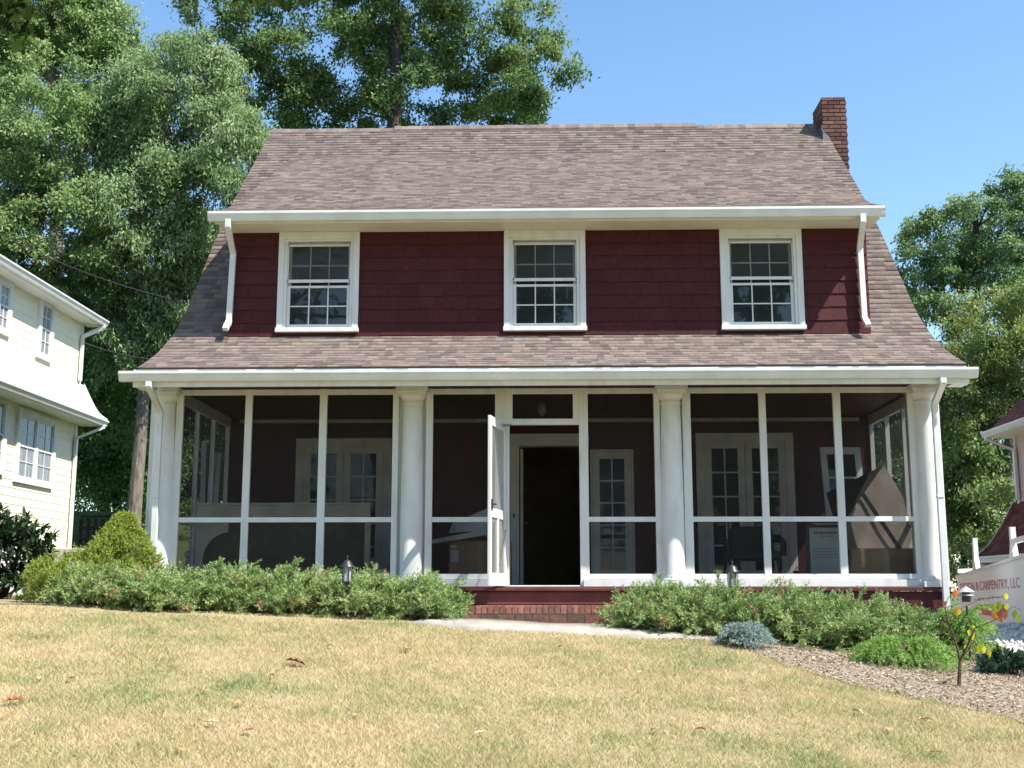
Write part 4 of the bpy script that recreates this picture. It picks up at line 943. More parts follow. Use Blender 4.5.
# rhododendron at the left edge: big dark leaves in whorls
def rhodo():
    rg = np.random.default_rng(63); Y = 15.6; x, y = pxy(2, 560, Y); z0 = gz1(x, y); o = root('rhododendron', 'dark broad leaved rhododendron at the left edge', 'shrub', (x, y, z0))
    n = 420; th = rg.uniform(0, 2 * np.pi, n); el = np.arcsin(rg.uniform(-.1, 1, n)); k = rg.uniform(.55, 1, n) * (.75 + .4 * lattice(th * 2, el * 3, 9))
    d = np.stack([np.cos(el) * np.cos(th), np.cos(el) * np.sin(th), np.sin(el)], 1); c = np.array([x, y, z0 + .25]) + d * k[:, None] * np.array([.72, .7, 1.0])
    m = MB(); twigs(m, rg, (x, y), z0 - .05, c[rg.choice(n, 40, replace=False)], .016); m.build('stem', TWIG, o)
    P = np.repeat(c, 9, 0); N = len(P); dd = rg.normal(size=(N, 3)) + np.repeat(d, 9, 0) * .8; dd[:, 2] -= .15; dd /= np.linalg.norm(dd, axis=1)[:, None]
    nn = np.array([0, 0, 1.0]) + rg.normal(0, .3, (N, 3)); s = np.cross(dd, nn); s /= np.linalg.norm(s, axis=1)[:, None]; l = rg.uniform(.09, .15, N)[:, None]; w = l * .34
    V = np.stack([P, P + dd * l * .3 + s * w * .5, P + dd * l * .75 + s * w * .45, P + dd * l, P + dd * l * .75 - s * w * .45, P + dd * l * .3 - s * w * .5], 1).reshape(-1, 3)
    np_mesh('foliage', V, np.arange(6 * N).reshape(N, 6), RHODO, o, np.clip(rg.normal(.5, .22, N), 0, 1))
rhodo()
def branchy_conifer(name, label, x, y, rx, ry, h, n_br, mat, seed, ll, nl=30, droop=.5, slen=.16, lw=.008, side=6):
    """flat layered branches carrying side twigs clothed in needles"""
    rg = np.random.default_rng(seed); z0 = gz1(x, y); o = root(name, label, 'shrub', (x, y, z0)); P = []; Ax = []; Ls = []; m = MB()
    for i in range(n_br):
        th = rg.uniform(0, 2 * np.pi); t = rg.random(); e = np.array([x + rx * math.cos(th) * (1 - .55 * t) * rg.uniform(.7, 1), y + ry * math.sin(th) * (1 - .55 * t) * rg.uniform(.7, 1), z0 + h * (.22 + .78 * t) * rg.uniform(.8, 1.05)])
        b = np.array([x, y, z0 + h * .1 + h * .4 * t]); mid = (b + e) / 2 + np.array([0, 0, .16 * h + .05]); s = np.linspace(0, 1, 7)[:, None]; q = (1 - s) ** 2 * b + 2 * s * (1 - s) * mid + s * s * e
        m.tube(q, np.linspace(.012, .004, 7), 5, cap=False); tang = np.gradient(q, axis=0); tang /= np.linalg.norm(tang, axis=1)[:, None]
        for j in range(2, 7):
            lat = np.cross(tang[j], [0, 0, 1.0]); lat /= np.linalg.norm(lat) + 1e-9
            for sd in (-1, 0, 1):
                P.append(q[j] + rg.normal(0, .01, 3)); Ax.append(tang[j] * (.9 if sd else 1.3) + lat * sd * rg.uniform(.6, 1) + np.array([0, 0, rg.uniform(-.2, .25)])); Ls.append(slen * rg.uniform(.6, 1.15))
    V, F, A = sprays(rg, np.array(P), np.array(Ax), np.array(Ls), nl, ll, lw, .75, droop=droop); np_mesh('foliage', V, F, mat, o, A)
    m.tube([(x, y, z0 - .08), (x, y, z0 + h * .6)], [.03, .012], 6); m.build('stem', TWIG, o)
x, y = pxy(744, 630, 12.05); branchy_conifer('blue_spruce', 'small silvery blue spruce in the mulch before the junipers', x, y, .30, .28, .24, 46, BLUESP, 71, .028, 22, .1, .10)
x, y = pxy(903, 630, 11.75); branchy_conifer('green_spruce', 'bright green spreading spruce with arching tips left of the sapling', x, y, .62, .5, .27, 40, GREENSP, 72, .036, 34, .6, .24)
x, y = pxy(962, 620, 12.6); branchy_conifer('green_spruce', 'feathery light green conifer behind the sapling and path light', x, y, .48, .45, .52, 50, GREENSP, 73, .036, 28, .4, .18)
x, y = pxy(1006, 656, 11.5); juniper(x, y, .24, .24, .09, 'low dark blue green juniper at the right edge', 74, n=700, mat=DKJUN, group=None, ll=.03, up=.3, sl=(.04, .09))
x, y = pxy(1036, 650, 11.8); juniper(x, y, .24, .24, .12, 'second dark juniper cut by the right edge', 75, n=600, mat=DKJUN, group=None, ll=.03, up=.3, sl=(.04, .09))

# bare sapling with a few yellow and orange leaves
def sapling():
    Y = 10.55; q = at(958, 682, Y); z0 = gz1(q[0], Y); o = root('sapling', 'thin forked sapling with a few yellow and orange leaves in the mulch', 'sapling', (q[0], Y, z0))
    m = MB(); b = np.array([q[0], Y, z0 - .05]); P = lambda px, py, dy=0: at(px, py, Y + dy)
    f1 = P(960, 660)
    m.tube([b, b * .5 + f1 * .5, f1], [.019, .016, .014], 7)
    m.tube([f1, P(955, 640), P(948, 622), P(945, 608), P(960, 603, .1)], [.010, .009, .008, .006, .003], 6)
    m.tube([f1, P(963, 655, -.05), P(970, 640, -.1), P(975, 628, -.15), P(990, 622, -.2), P(1003, 616, -.2)], [.010, .009, .007, .006, .005, .003], 6)
    m.tube([P(963, 655, -.05), P(968, 648), P(972, 640, .1), P(982, 650, .1)], [.006, .005, .004, .002], 6)
    m.tube([P(948, 622), P(955, 612, .05), P(970, 604, .1), P(984, 598, .1)], [.005, .004, .003, .002], 5)
    m.tube([P(1003, 616, -.2), P(1013, 606, -.15), P(1022, 611, -.1)], [.003, .0025, .0015], 5); m.tube([P(1003, 616, -.2), P(1001, 606, -.15), P(995, 602, -.1)], [.003, .0025, .0015], 5)
    m.tube([P(945, 608), P(948, 598), P(956, 590)], [.004, .003, .002], 5); m.tube([P(948, 622), P(953, 614), P(959, 608)], [.004, .003, .002], 5); m.tube([P(970, 640, -.1), P(972, 632, -.05), P(974, 627)], [.004, .003, .002], 5)
    m.tube([P(955, 640), P(945, 628, -.05), P(935, 612, -.05)], [.004, .003, .002], 5)
    m.build('trunk', TWIG, o)
    rg = np.random.default_rng(9)
    def leaf(px, py, l, cv, dx=0): 
        lm.cur = cv; p = P(px, py - 3, rg.uniform(-.12, .0)); d = np.array([rg.normal(dx, .3), rg.normal(0, .3), -1.0]); d /= np.linalg.norm(d); s = np.cross(d, [rg.normal(0, .4), 1, .2]); s /= np.linalg.norm(s); n = np.cross(s, d)
        pr_ = [(0, .02), (.2, .2), (.42, .31), (.7, .2), (1, .01)]; k = len(pr_)
        vs = [p + d * l * a for a, w in pr_] + [p + d * l * a + s * l * w + n * l * w * .3 for a, w in pr_] + [p + d * l * a - s * l * w + n * l * w * .3 for a, w in pr_]
        fs = []
        for i in range(k - 1): fs += [(i, i + 1, k + i + 1, k + i), (i + 1, i, 2 * k + i, 2 * k + i + 1)]
        lm.add(vs, fs, True)
    lm = MB()
    for px, py, l, cv in [(994, 606, .11, .05), (1000, 604, .11, .12), (1006, 606, .09, .2), (992, 616, .10, .75), (998, 618, .09, .85), (1003, 614, .10, .9), (1016, 612, .12, .02), (1021, 618, .10, .1), (1006, 596, .08, .4),
                          (955, 592, .09, .8), (953, 594, .07, .95), (956, 610, .10, .62), (960, 612, .07, .55), (970, 632, .08, .45), (974, 636, .08, .4), (978, 646, .09, .35), (984, 648, .09, .3), (988, 652, .09, .4), (966, 648, .06, .4), (980, 650, .07, .45), (946, 604, .06, .9), (972, 628, .06, .3)]: leaf(px, py, l * .82, cv)
    lm.build('leaves', ramp_mat('autumn_leaf', [(0, (.16, .26, .02)), (.35, (.50, .50, .03)), (.6, (.60, .40, .03)), (.8, (.55, .20, .04)), (1, (.32, .09, .05))], rough=.5, noise=0, trans=.4), o)
sapling()

# ------------------------------------------------------------------ path lights
def coach_lantern(px, ptop, Y, label):
    t = at(px, ptop, Y); z0 = gz1(t[0], Y); H = t[2] - z0; o = root('lantern', label, 'lantern', (t[0], Y, z0), 'lanterns among the shrubs'); c = (t[0], Y, 0)
    MB().lathe([(.02, z0 - .1), (.02, t[2] - .30)], c, 10).build('post', BLACKM, o)
    r = MB().lathe([(.082, t[2] - .125), (.080, t[2] - .118), (.055, t[2] - .095), (.045, t[2] - .07), (.030, t[2] - .055), (.010, t[2] - .048), (.006, t[2] - .03), (.010, t[2] - .02), (.004, t[2])], c, 16).build('roof', BLACKM, o)
    m = MB(); m.lathe([(.03, t[2] - .31), (.05, t[2] - .30), (.05, t[2] - .285)], c, 6, False)
    for k in range(6): a = k * math.pi / 3; m.tube([(c[0] + .05 * math.cos(a), Y + .05 * math.sin(a), t[2] - .29), (c[0] + .058 * math.cos(a), Y + .058 * math.sin(a), t[2] - .12)], .005, 5)
    m.build('cage', BLACKM, o)
    MB().lathe([(.043, t[2] - .285), (.05, t[2] - .125)], c, 6, False).build('glass', paint('pale_lantern_glass', (.42, .44, .44), (.25, .27, .28), rough=.1, scale=12, spec=.6), o)
coach_lantern(347.5, 555.5, 13.35, 'black coach lantern rising from the juniper left of the second column')
coach_lantern(732, 560.5, 13.35, 'black coach lantern almost hidden in the juniper under the french doors')
def pagoda_light(px, ptop, Y, label):
    t = at(px, ptop, Y); z0 = gz1(t[0], Y); o = root('path_light', label, 'path light', (t[0], Y, z0)); c = (t[0], Y, 0); z = t[2]; PW = paint('weathered_white_metal', (.42, .44, .43), (.3, .32, .32), rough=.4)
    MB().lathe([(.012, z0 - .1), (.012, z - .2)], c, 8).build('stake', BLACKM, o)
    MB().lathe([(.085, z - .06), (.08, z - .055), (.04, z - .025), (.012, z - .008), (.006, z)], c, 20).build('roof', PW, o)
    MB().lathe([(.08, z - .095), (.076, z - .088), (.04, z - .076)], c, 20).build('tier', PW, o)
    MB().lathe([(.042, z - .16), (.046, z - .145), (.042, z - .056)], c, 14).build('lamp_housing', BLACKM, o)
pagoda_light(965.5, 586, 12.3, 'pale tiered path light in front of the lettered trailer')

# ------------------------------------------------------------------ trailer with the lettered side and rail rack
def trailer():
    far = at(957, 577, 17.2); d = np.array([-.12, -.993, 0]); n = np.array([-.993, .12, 0]); L = 4.3
    o = root('work_trailer', 'white work trailer with red carpentry lettering and a white rail rack', 'trailer', (float(far[0]), 17.2, gz1(6.2, 15.5)))
    P0 = np.array([far[0], 17.2, 0]); W = 1.7
    P = lambda u, v, z: P0 + d * u - n * v + np.array([0, 0, z])
    zt = lambda u: .585 + .058 * u; zb = -.06
    TW = paint('trailer_white', (.80, .78, .78), (.72, .70, .70), rough=.45, scale=1.5)
    def panel(u0, u1, v0, v1, z0a, z0b, z1a, z1b, m):
        m.add([P(u0, v0, z0a), P(u1, v0, z0b), P(u1, v1, z0b), P(u0, v1, z0a), P(u0, v0, z1a), P(u1, v0, z1b), P(u1, v1, z1b), P(u0, v1, z1a)], [(0, 3, 2, 1), (4, 5, 6, 7), (0, 1, 5, 4), (1, 2, 6, 5), (2, 3, 7, 6), (3, 0, 4, 7)])
    m = MB(); panel(0, L, 0, .04, zb, zb, zt(0), zt(L), m); panel(0, L, W - .04, W, zb, zb, zt(0), zt(L), m); panel(0, .04, .041, W - .041, zb, zb, zt(0), zt(0), m); panel(L - .04, L, .041, W - .041, zb, zb, zt(L), zt(L), m); panel(.04, L - .04, .041, W - .041, zb, zb, zb + .06, zb + .06, m)
    bd = m.build('body', TW, o)
    m = MB(); panel(-.01, L + .01, -.025, .05, zt(0) - .0, zt(L), zt(0) + .035, zt(L) + .035, m); m.build('top_rail', WHITE, o)
    m = MB(); panel(-.0, L, -.015, W, zb - .07, zb - .07, zb - .002, zb - .002, m); m.build('chassis', GALV, o)
    for u in (1.55, 2.35):
        c = P(u, .15, zb - .17); m = MB(); ax = -n; pts = []
        wh = MB(); wh.tube([c - n * -.08, c + n * .08], .27, 22); wh.build('wheel', BLACK, o)
    def post(u, v, h, name='post'):
        m = MB(); b = P(u, v, zt(u) + .036); m.obox(b + np.array([0, 0, h / 2]), d * .035, n * .03, np.array([0, 0, h / 2]))
        m.add([b + d * .10 + n * .03, b - d * .10 + n * .03, b - d * .10 - n * .03, b + d * .10 - n * .03, b + d * .034 + n * .031 + [0, 0, .16], b - d * .034 + n * .031 + [0, 0, .16], b - d * .034 - n * .031 + [0, 0, .16], b + d * .034 - n * .031 + [0, 0, .16]], [(3, 2, 1, 0), (4, 5, 6, 7), (0, 1, 5, 4), (1, 2, 6, 5), (2, 3, 7, 6), (3, 0, 4, 7)])
        m.build('rack_post', WHITE, o)
    # front-edge posts where the photograph shows them
    def u_of(px):
        best = min(np.linspace(0, L, 400), key=lambda u: abs(px - proj(P(u, 0, .8)))); return best
    def proj(p): v = p - EYEP; return 512 + FPX * (v @ RT) / (v @ FW)
    for px, h in ((974.5, .42), (1012.5, .36)): post(u_of(px), .02, h)
    post(.6, W - .03, .45); post(2.4, W - .03, .45); post(4.0, W - .03, .45)
    m = MB()
    for z in (.20, .38): m.bar(P(-.1, W - .03, zt(0) + z), P(L, W - .03, zt(L) + z), .05, .05)
    m.bar(P(u_of(1012.5), .02, zt(3.4) + .2), P(L, .02, zt(L) + .2), .04, .06)
    m.bar(P(0.05, -.0, zt(0) + .10), P(.05, W, zt(0) + .16), .06, .06)
    m.build('rack_rail', WHITE, o)
    RED = paint('sign_red', (.55, .05, .07), rough=.5); FADE = paint('faded_red_lettering', (.56, .20, .23), (.48, .14, .17), rough=.5); GREYT = paint('faint_grey_lettering', (.42, .40, .42), rough=.5)
    def text(body, u, z, size, mat, width=None, shear=0, name='lettering'):
        cu = bpy.data.curves.new('lettering', 'FONT'); cu.body = body; cu.size = size; cu.shear = shear; cu.extrude = .0008
        tmp = bpy.data.objects.new('tmp_text', cu); COL.objects.link(tmp); dg = bpy.context.evaluated_depsgraph_get(); dg.update(); me = bpy.data.meshes.new_from_object(tmp.evaluated_get(dg)); bpy.data.objects.remove(tmp)
        co = np.array([v.co[:] for v in me.vertices]); sc = (width / co[:, 0].max()) if width else 1
        W_ = [P(u + a[0] * sc, -.004 - a[2], z + a[1] + .018 * a[0] * sc) for a in co]
        me.vertices.foreach_set('co', np.array(W_, np.float32).ravel()); me.materials.clear(); me.update(); return link(name, me, mat, bd)
    text('DESIGN & CARPENTRY, LLC', .15, .395, .165, FADE, 3.1)
    m = MB(); rg = np.random.default_rng(3); u = 1.0          # faint script line, not legible in the photograph either
    pts = [P(u + .02 * i, -.004, .275 + .006 * i * .1 + .03 * abs(math.sin(i * 1.7)) * (1 + .6 * (i % 7 == 0))) for i in range(75)]
    m.tube(pts, .002, 4); m.build('script_line', GREYT, bd)
    m = MB(); panel(1.2, 2.6, -.006, -.001, .10, .10, .225, .25, m); m.build('red_panel', RED, bd)
trailer()

# ------------------------------------------------------------------ things stored on the porch
def pz(py, Y): return max(float(at(545, py, Y)[2]), ZFL + .002)
def settee():
    Y = 15.9; x0, x1 = float(at(195, 500, Y)[0]), float(at(370, 500, Y)[0]); zt, zr = pz(503, Y), pz(517, Y)
    o = root('settee', 'long pale topped settee with scrolled end behind the left screens', 'settee', ((x0 + x1) / 2, Y, ZFL)); SET = paint('settee_cream', (.74, .69, .56), (.66, .61, .49), rough=.6, scale=4); UPH = paint('brown_upholstery', (.19, .16, .10), (.14, .12, .075), rough=.9, scale=7, bump=.3)
    m = MB(); m.box(x0, x1, Y, Y + .10, zr, zt); m.box(x0 - .02, x1 + .02, Y - .02, Y + .12, zt - .025, zt + .01); m.build('top_rail', SET, o, bevel=.006)
    k = MB()
    for q in (.17, .88): k.box(x0 + (x1 - x0) * q, x0 + (x1 - x0) * q + .03, Y - .012, Y - .002, zr + .01, zt - .03)
    k.build('rail_bracket', SET, o)
    m = MB(); m.box(x0 + .02, x1 - .02, Y + .02, Y + .08, ZFL + .12, zr - .002); m.build('back_panel', UPH, o)
    # curved pale border left of the upholstery
    cx, cz, r_ = x0 + .50, ZFL + .36, .36; arc = [(cx + r_ * math.cos(a), cz + r_ * 1.02 * math.sin(a)) for a in np.linspace(R(95), R(265), 16)]
    prof = [(x0 + .03, zr - .004)] + [(cx - .02, zr - .004)] + [a for a in arc if ZFL + .03 < a[1] < zr - .01] + [(cx - .02, ZFL + .02), (x0 - .02, ZFL + .02), (x0 - .12, ZFL + .22), (x0 - .05, ZFL + .45)]
    m = MB(); m.prism(prof, 'y', Y - .02, Y + .015); m.build('end_panel', SET, o)
    m = MB()
    for s, cz_ in ((1, ZFL + .42), (-1, ZFL + .20)):
        p = [(x0 - .04 + .085 * math.cos(a) * (1 - .05 * i), Y - .03, cz_ + s * .085 * math.sin(a) * (1 - .05 * i)) for i, a in enumerate(np.linspace(R(-60), R(220), 12))]; m.tube(p, .02, 8)
    m.build('scroll', SET, o)
    m = MB(); m.box(x1 - .06, x1 + .01, Y - .02, Y + .10, ZFL + .004, zr - .004); m.box(x0 + .2, x0 + .27, Y + .3, Y + .37, ZFL + .004, zr); m.box(x1 - .06, x1, Y + .55, Y + .62, ZFL + .004, ZFL + .4); m.build('leg', SET, o)
    m = MB(); m.box(x0 + .05, x1 - .05, Y + .085, Y + .66, ZFL + .28, ZFL + .43); m.build('seat', UPH, o, bevel=.02)
settee()
def plank_lean(label, px0, px1, ptop, Y, dx, grp=None):
    p0, p1 = at(px0, 480, Y), at(px1, 480, Y); zt = pz(ptop, Y); o = root('leaning_board', label, 'board', (float(p0[0]), Y, ZFL), 'boards leaning in the left corner of the porch')
    m = MB(); w = p1[0] - p0[0]; m.add([(p0[0] + dx, Y - .25, ZFL + .003), (p0[0] + dx + w, Y - .25, ZFL + .003), (p0[0] + dx + w, Y - .22, ZFL + .003), (p0[0] + dx, Y - .22, ZFL + .003), (p0[0], Y, zt), (p0[0] + w, Y, zt), (p0[0] + w, Y + .03, zt), (p0[0], Y + .03, zt)], [(3, 2, 1, 0), (4, 5, 6, 7), (0, 1, 5, 4), (1, 2, 6, 5), (2, 3, 7, 6), (3, 0, 4, 7)])
    m.build('plank', PALE, o)
    if w > .12:
        k = MB(); k.prism([(Y - .262, ZFL + .5), (Y - .14, ZFL + .5), (Y - .14, ZFL + .53), (Y - .262, ZFL + .53)], 'x', p0[0] + dx * .8, p0[0] + dx * .8 + w * .98); k.build('batten', PALE, o)
plank_lean('narrow white board leaning in the left porch corner', 200, 205, 440, 16.6, .10)
plank_lean('wide white board leaning beside the narrow one in the left porch corner', 209, 220, 452, 16.75, .03)

def carton(name, label, x0, x1, y0, y1, z0, z1, mat, labels=()):
    o = root(name, label, 'box', ((x0 + x1) / 2, (y0 + y1) / 2, z0)); m = MB(); m.box(x0, x1, y0, y1, z0, z1); m.build('carton_body', mat, o, bevel=.006)
    f = MB(); xm = (x0 + x1) / 2
    f.box(x0 + .004, x1 - .004, y0 + .004, (y0 + y1) / 2 - .003, z1 + .001, z1 + .006); f.box(x0 + .004, x1 - .004, (y0 + y1) / 2 + .003, y1 - .004, z1 + .001, z1 + .006); f.build('flap', mat, o)
    t = MB(); t.box(xm - .03, xm + .03, y0 - .0015, y0 - .0004, z0 + .02, z1 - .005); t.build('tape', paint('packing_tape', (.34, .25, .15), rough=.3), o)
    for a, b, c, d in labels: B(a, b, y0 - .003, y0 - .0016, c, d).build('paper_label', PALE, o)
    return o
Y = 15.6; xa_, xb_ = float(at(449, 560, Y)[0]), float(at(511, 560, Y)[0])
carton('cardboard_box', 'brown cardboard box with white paper labels left of the open screen door', xa_, xb_, Y, Y + .5, ZFL + .003, pz(541, Y), CARD, [(xa_ + .02, xa_ + .10, pz(548, Y), pz(545, Y)), (xa_ + .02, xa_ + .125, pz(562, Y), pz(550, Y))])
def tilted(label, pts, Y, y2, th, mat, extra=None):
    P = [at(a, b, Y) for a, b in pts]; o = root('foam_sheet', label, 'sheet', tuple(P[0]), 'pale sheets on the brown box'); m = MB(); k = len(P); off = np.array([0, th, 0]); tl = np.array([0, y2, 0])
    V = [p + tl * (p[2] - P[0][2]) for p in P]; m.add(V + [v + off for v in V], [tuple(range(k)), tuple(range(2 * k - 1, k - 1, -1))] + [(i, k + i, k + (i + 1) % k, (i + 1) % k) for i in range(k)]); m.build('sheet', mat, o)
    if extra:
        q = [at(a, b, Y) for a, b in extra]; m = MB(); V = [p + tl * (p[2] - P[0][2]) - [0, .006, 0] for p in q]; m.add(V + [v + [0, .005, 0] for v in V], [tuple(range(len(q))), tuple(range(2 * len(q) - 1, len(q) - 1, -1))] + [(i, len(q) + i, len(q) + (i + 1) % len(q), (i + 1) % len(q)) for i in range(len(q))]); m.build('edge_strip', GALV, o)
tilted('long pale strip lying across the brown box left of the screen door', [(431, 540), (486, 529), (486, 535), (431, 544)], 15.52, 0, .4, PALE)
tilted('tilted white panel propped on the brown box left of the screen door', [(449, 533), (452, 523), (491, 506), (491, 530)], 15.75, .3, .03, PALE, [(451, 532), (453, 524), (456, 523), (456, 531)])

# right bay: dark chair, notice board, sash, boards and box
def chair():
    Y = 15.7; c = at(752, 560, Y); x = float(c[0]); z = ZFL; o = root('armchair', 'black armchair standing before the tall french doors on the porch', 'chair', (x, Y, z))
    w = .32; m = MB(); m.box(x - w, x + w, Y - .28, Y + .28, z + .34, z + .46); m.build('seat', BLACK, o, bevel=.03)
    m = MB(); m.prism([(x - .27, z + .40), (x + .33, z + .40), (x + .335, z + .74), (x + .31, z + .80), (x - .19, z + .80), (x - .22, z + .76)], 'y', Y + .2, Y + .32); m.build('backrest', BLACK, o, bevel=.03)
    for s in (-1, 1):
        m = MB(); m.tube([(x + s * .36, Y - .26, z + .40), (x + s * .37, Y - .26, z + .56), (x + s * .37, Y - .1, z + .61), (x + s * .36, Y + .25, z + .62)], .04, 8); m.build('armrest', BLACK, o)
        for yy in (-.24, .26): MB().tube([(x + s * .30, Y + yy, z + .36), (x + s * .32, Y + yy * 1.1, z + .003)], .025, 8).build('leg', BLACK, o)
chair()
def notice():
    Y = 15.05; x0, x1 = float(at(806.5, 550, Y)[0]), float(at(843, 550, Y)[0]); z1, z0 = pz(520, Y), ZFL + .004; o = root('notice_board', 'dark framed notice with pale printed sheet leaning behind the right screens', 'notice board', ((x0 + x1) / 2, Y, z0)); zh = pz(528, Y); f = .045
    FR = paint('dark_green_frame', (.035, .055, .05), rough=.4); SH = paint('pale_grey_print', (.52, .60, .57), (.46, .53, .51), rough=.35); INK = paint('faded_print_ink', (.10, .14, .17), rough=.6)
    m = MB(); m.box(x0, x0 + f, Y, Y + .03, z0, z1); m.box(x1 - .02, x1, Y, Y + .03, z0, z1); m.box(x0 + f, x1 - .02, Y, Y + .03, zh, z1); m.box(x0 + f, x1 - .02, Y, Y + .03, z0, z0 + .03); m.box(x0 + f, x1 - .02, Y + .02, Y + .03, z0 + .03, zh); m.build('frame', FR, o)
    B(x0 + f, x1 - .02, Y + .012, Y + .019, z0 + .03, zh).build('printed_sheet', SH, o)
    m = MB(); rg = np.random.default_rng(5); W = x1 - .02 - x0 - f; xa = x0 + f
    def line(z, h, a, b, parts=9):       # rows of short strokes: the print is too small to read in the photograph
        q = a
        while q < b: w = rg.uniform(.012, .035) * (h / .012); m.box(xa + q * W, xa + min(q + w / W, b) * W, Y + .009, Y + .0115, z, z + h); q += w / W + .02
    line(zh - .075, .022, .14, .95); line(zh - .11, .009, .35, .8)
    for i in range(4): line(zh - .27 - i * .035, .008, .1, .85)
    line(z0 + .06, .02, .15, .3); m.lathe([(.03, 0), (.03, .002)], (xa + W * .86, Y + .0, z0 + .08), 12) if False else None
    m.build('print', INK, o)
    k = MB(); q = x0 + .10
    while q < x1 - .05: k.box(q, q + .02, Y - .002, Y - .0005, z1 - .065, z1 - .045); q += .028
    k.build('header_print', PALE, o)
notice()
def sash_lean():
    Y = 16.6; o = root('window_sash', 'white old window sash leaning behind the grey board on the right of the porch', 'window sash', (float(at(840, 520, Y)[0]), Y, ZFL)); 
    tl, tr_, bl = at(819.5, 447.5, Y), at(859.5, 447.5, Y), at(827, 519, Y - .1); z0 = ZFL + .003; ax = (tr_ - tl); W = np.linalg.norm(ax); ax /= W; up = tl - bl; up /= np.linalg.norm(up); up = up - ax * (up @ ax) * .2; up /= np.linalg.norm(up); H = (tl[2] - z0) / up[2]; nr = np.cross(ax, up); nr /= np.linalg.norm(nr)
    P = lambda a, b: tl + ax * a - up * b; m = MB()
    def bar(a0, a1, b0, b1, t=.02): m.obox(P((a0 + a1) / 2, (b0 + b1) / 2), ax * (a1 - a0) / 2, up * (b1 - b0) / 2, nr * t)
    s = .085; bar(0, s, 0, H); bar(W - s, W, 0, H); bar(s, W - s, 0, .10, .019); bar(s, W - s, H - .1, H, .019)
    for b in (.42, .80, 1.15): bar(s, W - s, b, b + .025, .014)
    bar(W / 2 - .012, W / 2 + .012, .1, H - .1, .016); m.build('sash_frame', WHITE, o)
    g = MB(); g.obox(P(W / 2, H / 2), ax * (W / 2 - s + .01), up * (H / 2 - .09), nr * .003); g.build('glass_pane', GLASS, o)
sash_lean()
def boards():
    Y = 15.75; o = root('leaning_sheet', 'large grey brown board tented over the cardboard box in the right porch corner', 'board', (float(at(870, 550, Y)[0]), Y, ZFL))
    A = [at(826, 490, Y), at(884, 465, Y + .05), at(846, 521, Y - .25), at(833, 516, Y)]
    def poly(P, th, mat, name):
        P = [np.asarray(p, float) for p in P]; n = np.cross(P[1] - P[0], P[2] - P[0]); n /= np.linalg.norm(n); m = MB(); k = len(P); m.add(P + [p + n * th for p in P], [tuple(range(k - 1, -1, -1)), tuple(range(k, 2 * k))] + [(i, (i + 1) % k, k + (i + 1) % k, k + i) for i in range(k)]); return m.build(name, mat, o)
    z0 = ZFL + .004
    pk = at(884, 465, 15.7); lf = at(826, 493, 15.9)
    b1 = at(842, 572, 15.35); b1[2] = z0; b2 = at(915, 572, 15.5); b2[2] = z0 + .25; e2 = at(917, 528, 15.6)
    poly([at(826, 493, 16.0), at(884, 465, 15.75), at(845, 522, 15.45), at(834, 520, 15.6)], .012, paint('dark_board', (.06, .052, .042), (.035, .03, .025), rough=.8, scale=9), 'dark_flap')
    poly([pk, at(918, 522, 15.72), at(904, 560, 15.55), at(836, 548, 15.33), at(845, 520, 15.44)], .012, CARDGREY, 'sheet')
    m = MB(); m.bar(at(862, 493, 15.50), at(902, 552, 15.48), .05, .02, up=(0, -1, 0)); m.build('strap', BLACK, o)
boards()
Y = 15.05; xa_, xb_ = float(at(851, 560, Y)[0]), float(at(921, 560, Y)[0])
carton('cardboard_box', 'long brown cardboard box on the floor in the right porch corner', xa_, min(xb_, 4.66), Y, Y + .42, ZFL + .003, pz(549, Y), CARD)
o = root('bag', 'small dark crumpled bag beside the notice board', 'bag', tuple(at(797, 570, 15.3))); rg = np.random.default_rng(3)
c = at(797, 572, 15.3); m = MB(); m.lathe([(.10, 0), (.14, .03), (.13, .08), (.09, .13), (.03, .16), (.045, .19)], (c[0], 15.3, ZFL + .004), 14)
m.v = [(v[0] + rg.normal(0, .01), v[1] + rg.normal(0, .01), max(v[2] + rg.normal(0, .008), ZFL + .003)) for v in m.v]; m.build('sack', paint('dark_brown_cloth', (.07, .045, .03), rough=.9), o)
MB().tube([(c[0] - .03, 15.3, ZFL + .19), (c[0], 15.28, ZFL + .26), (c[0] + .03, 15.3, ZFL + .19)], .006, 6).build('handle', BLACK, o)

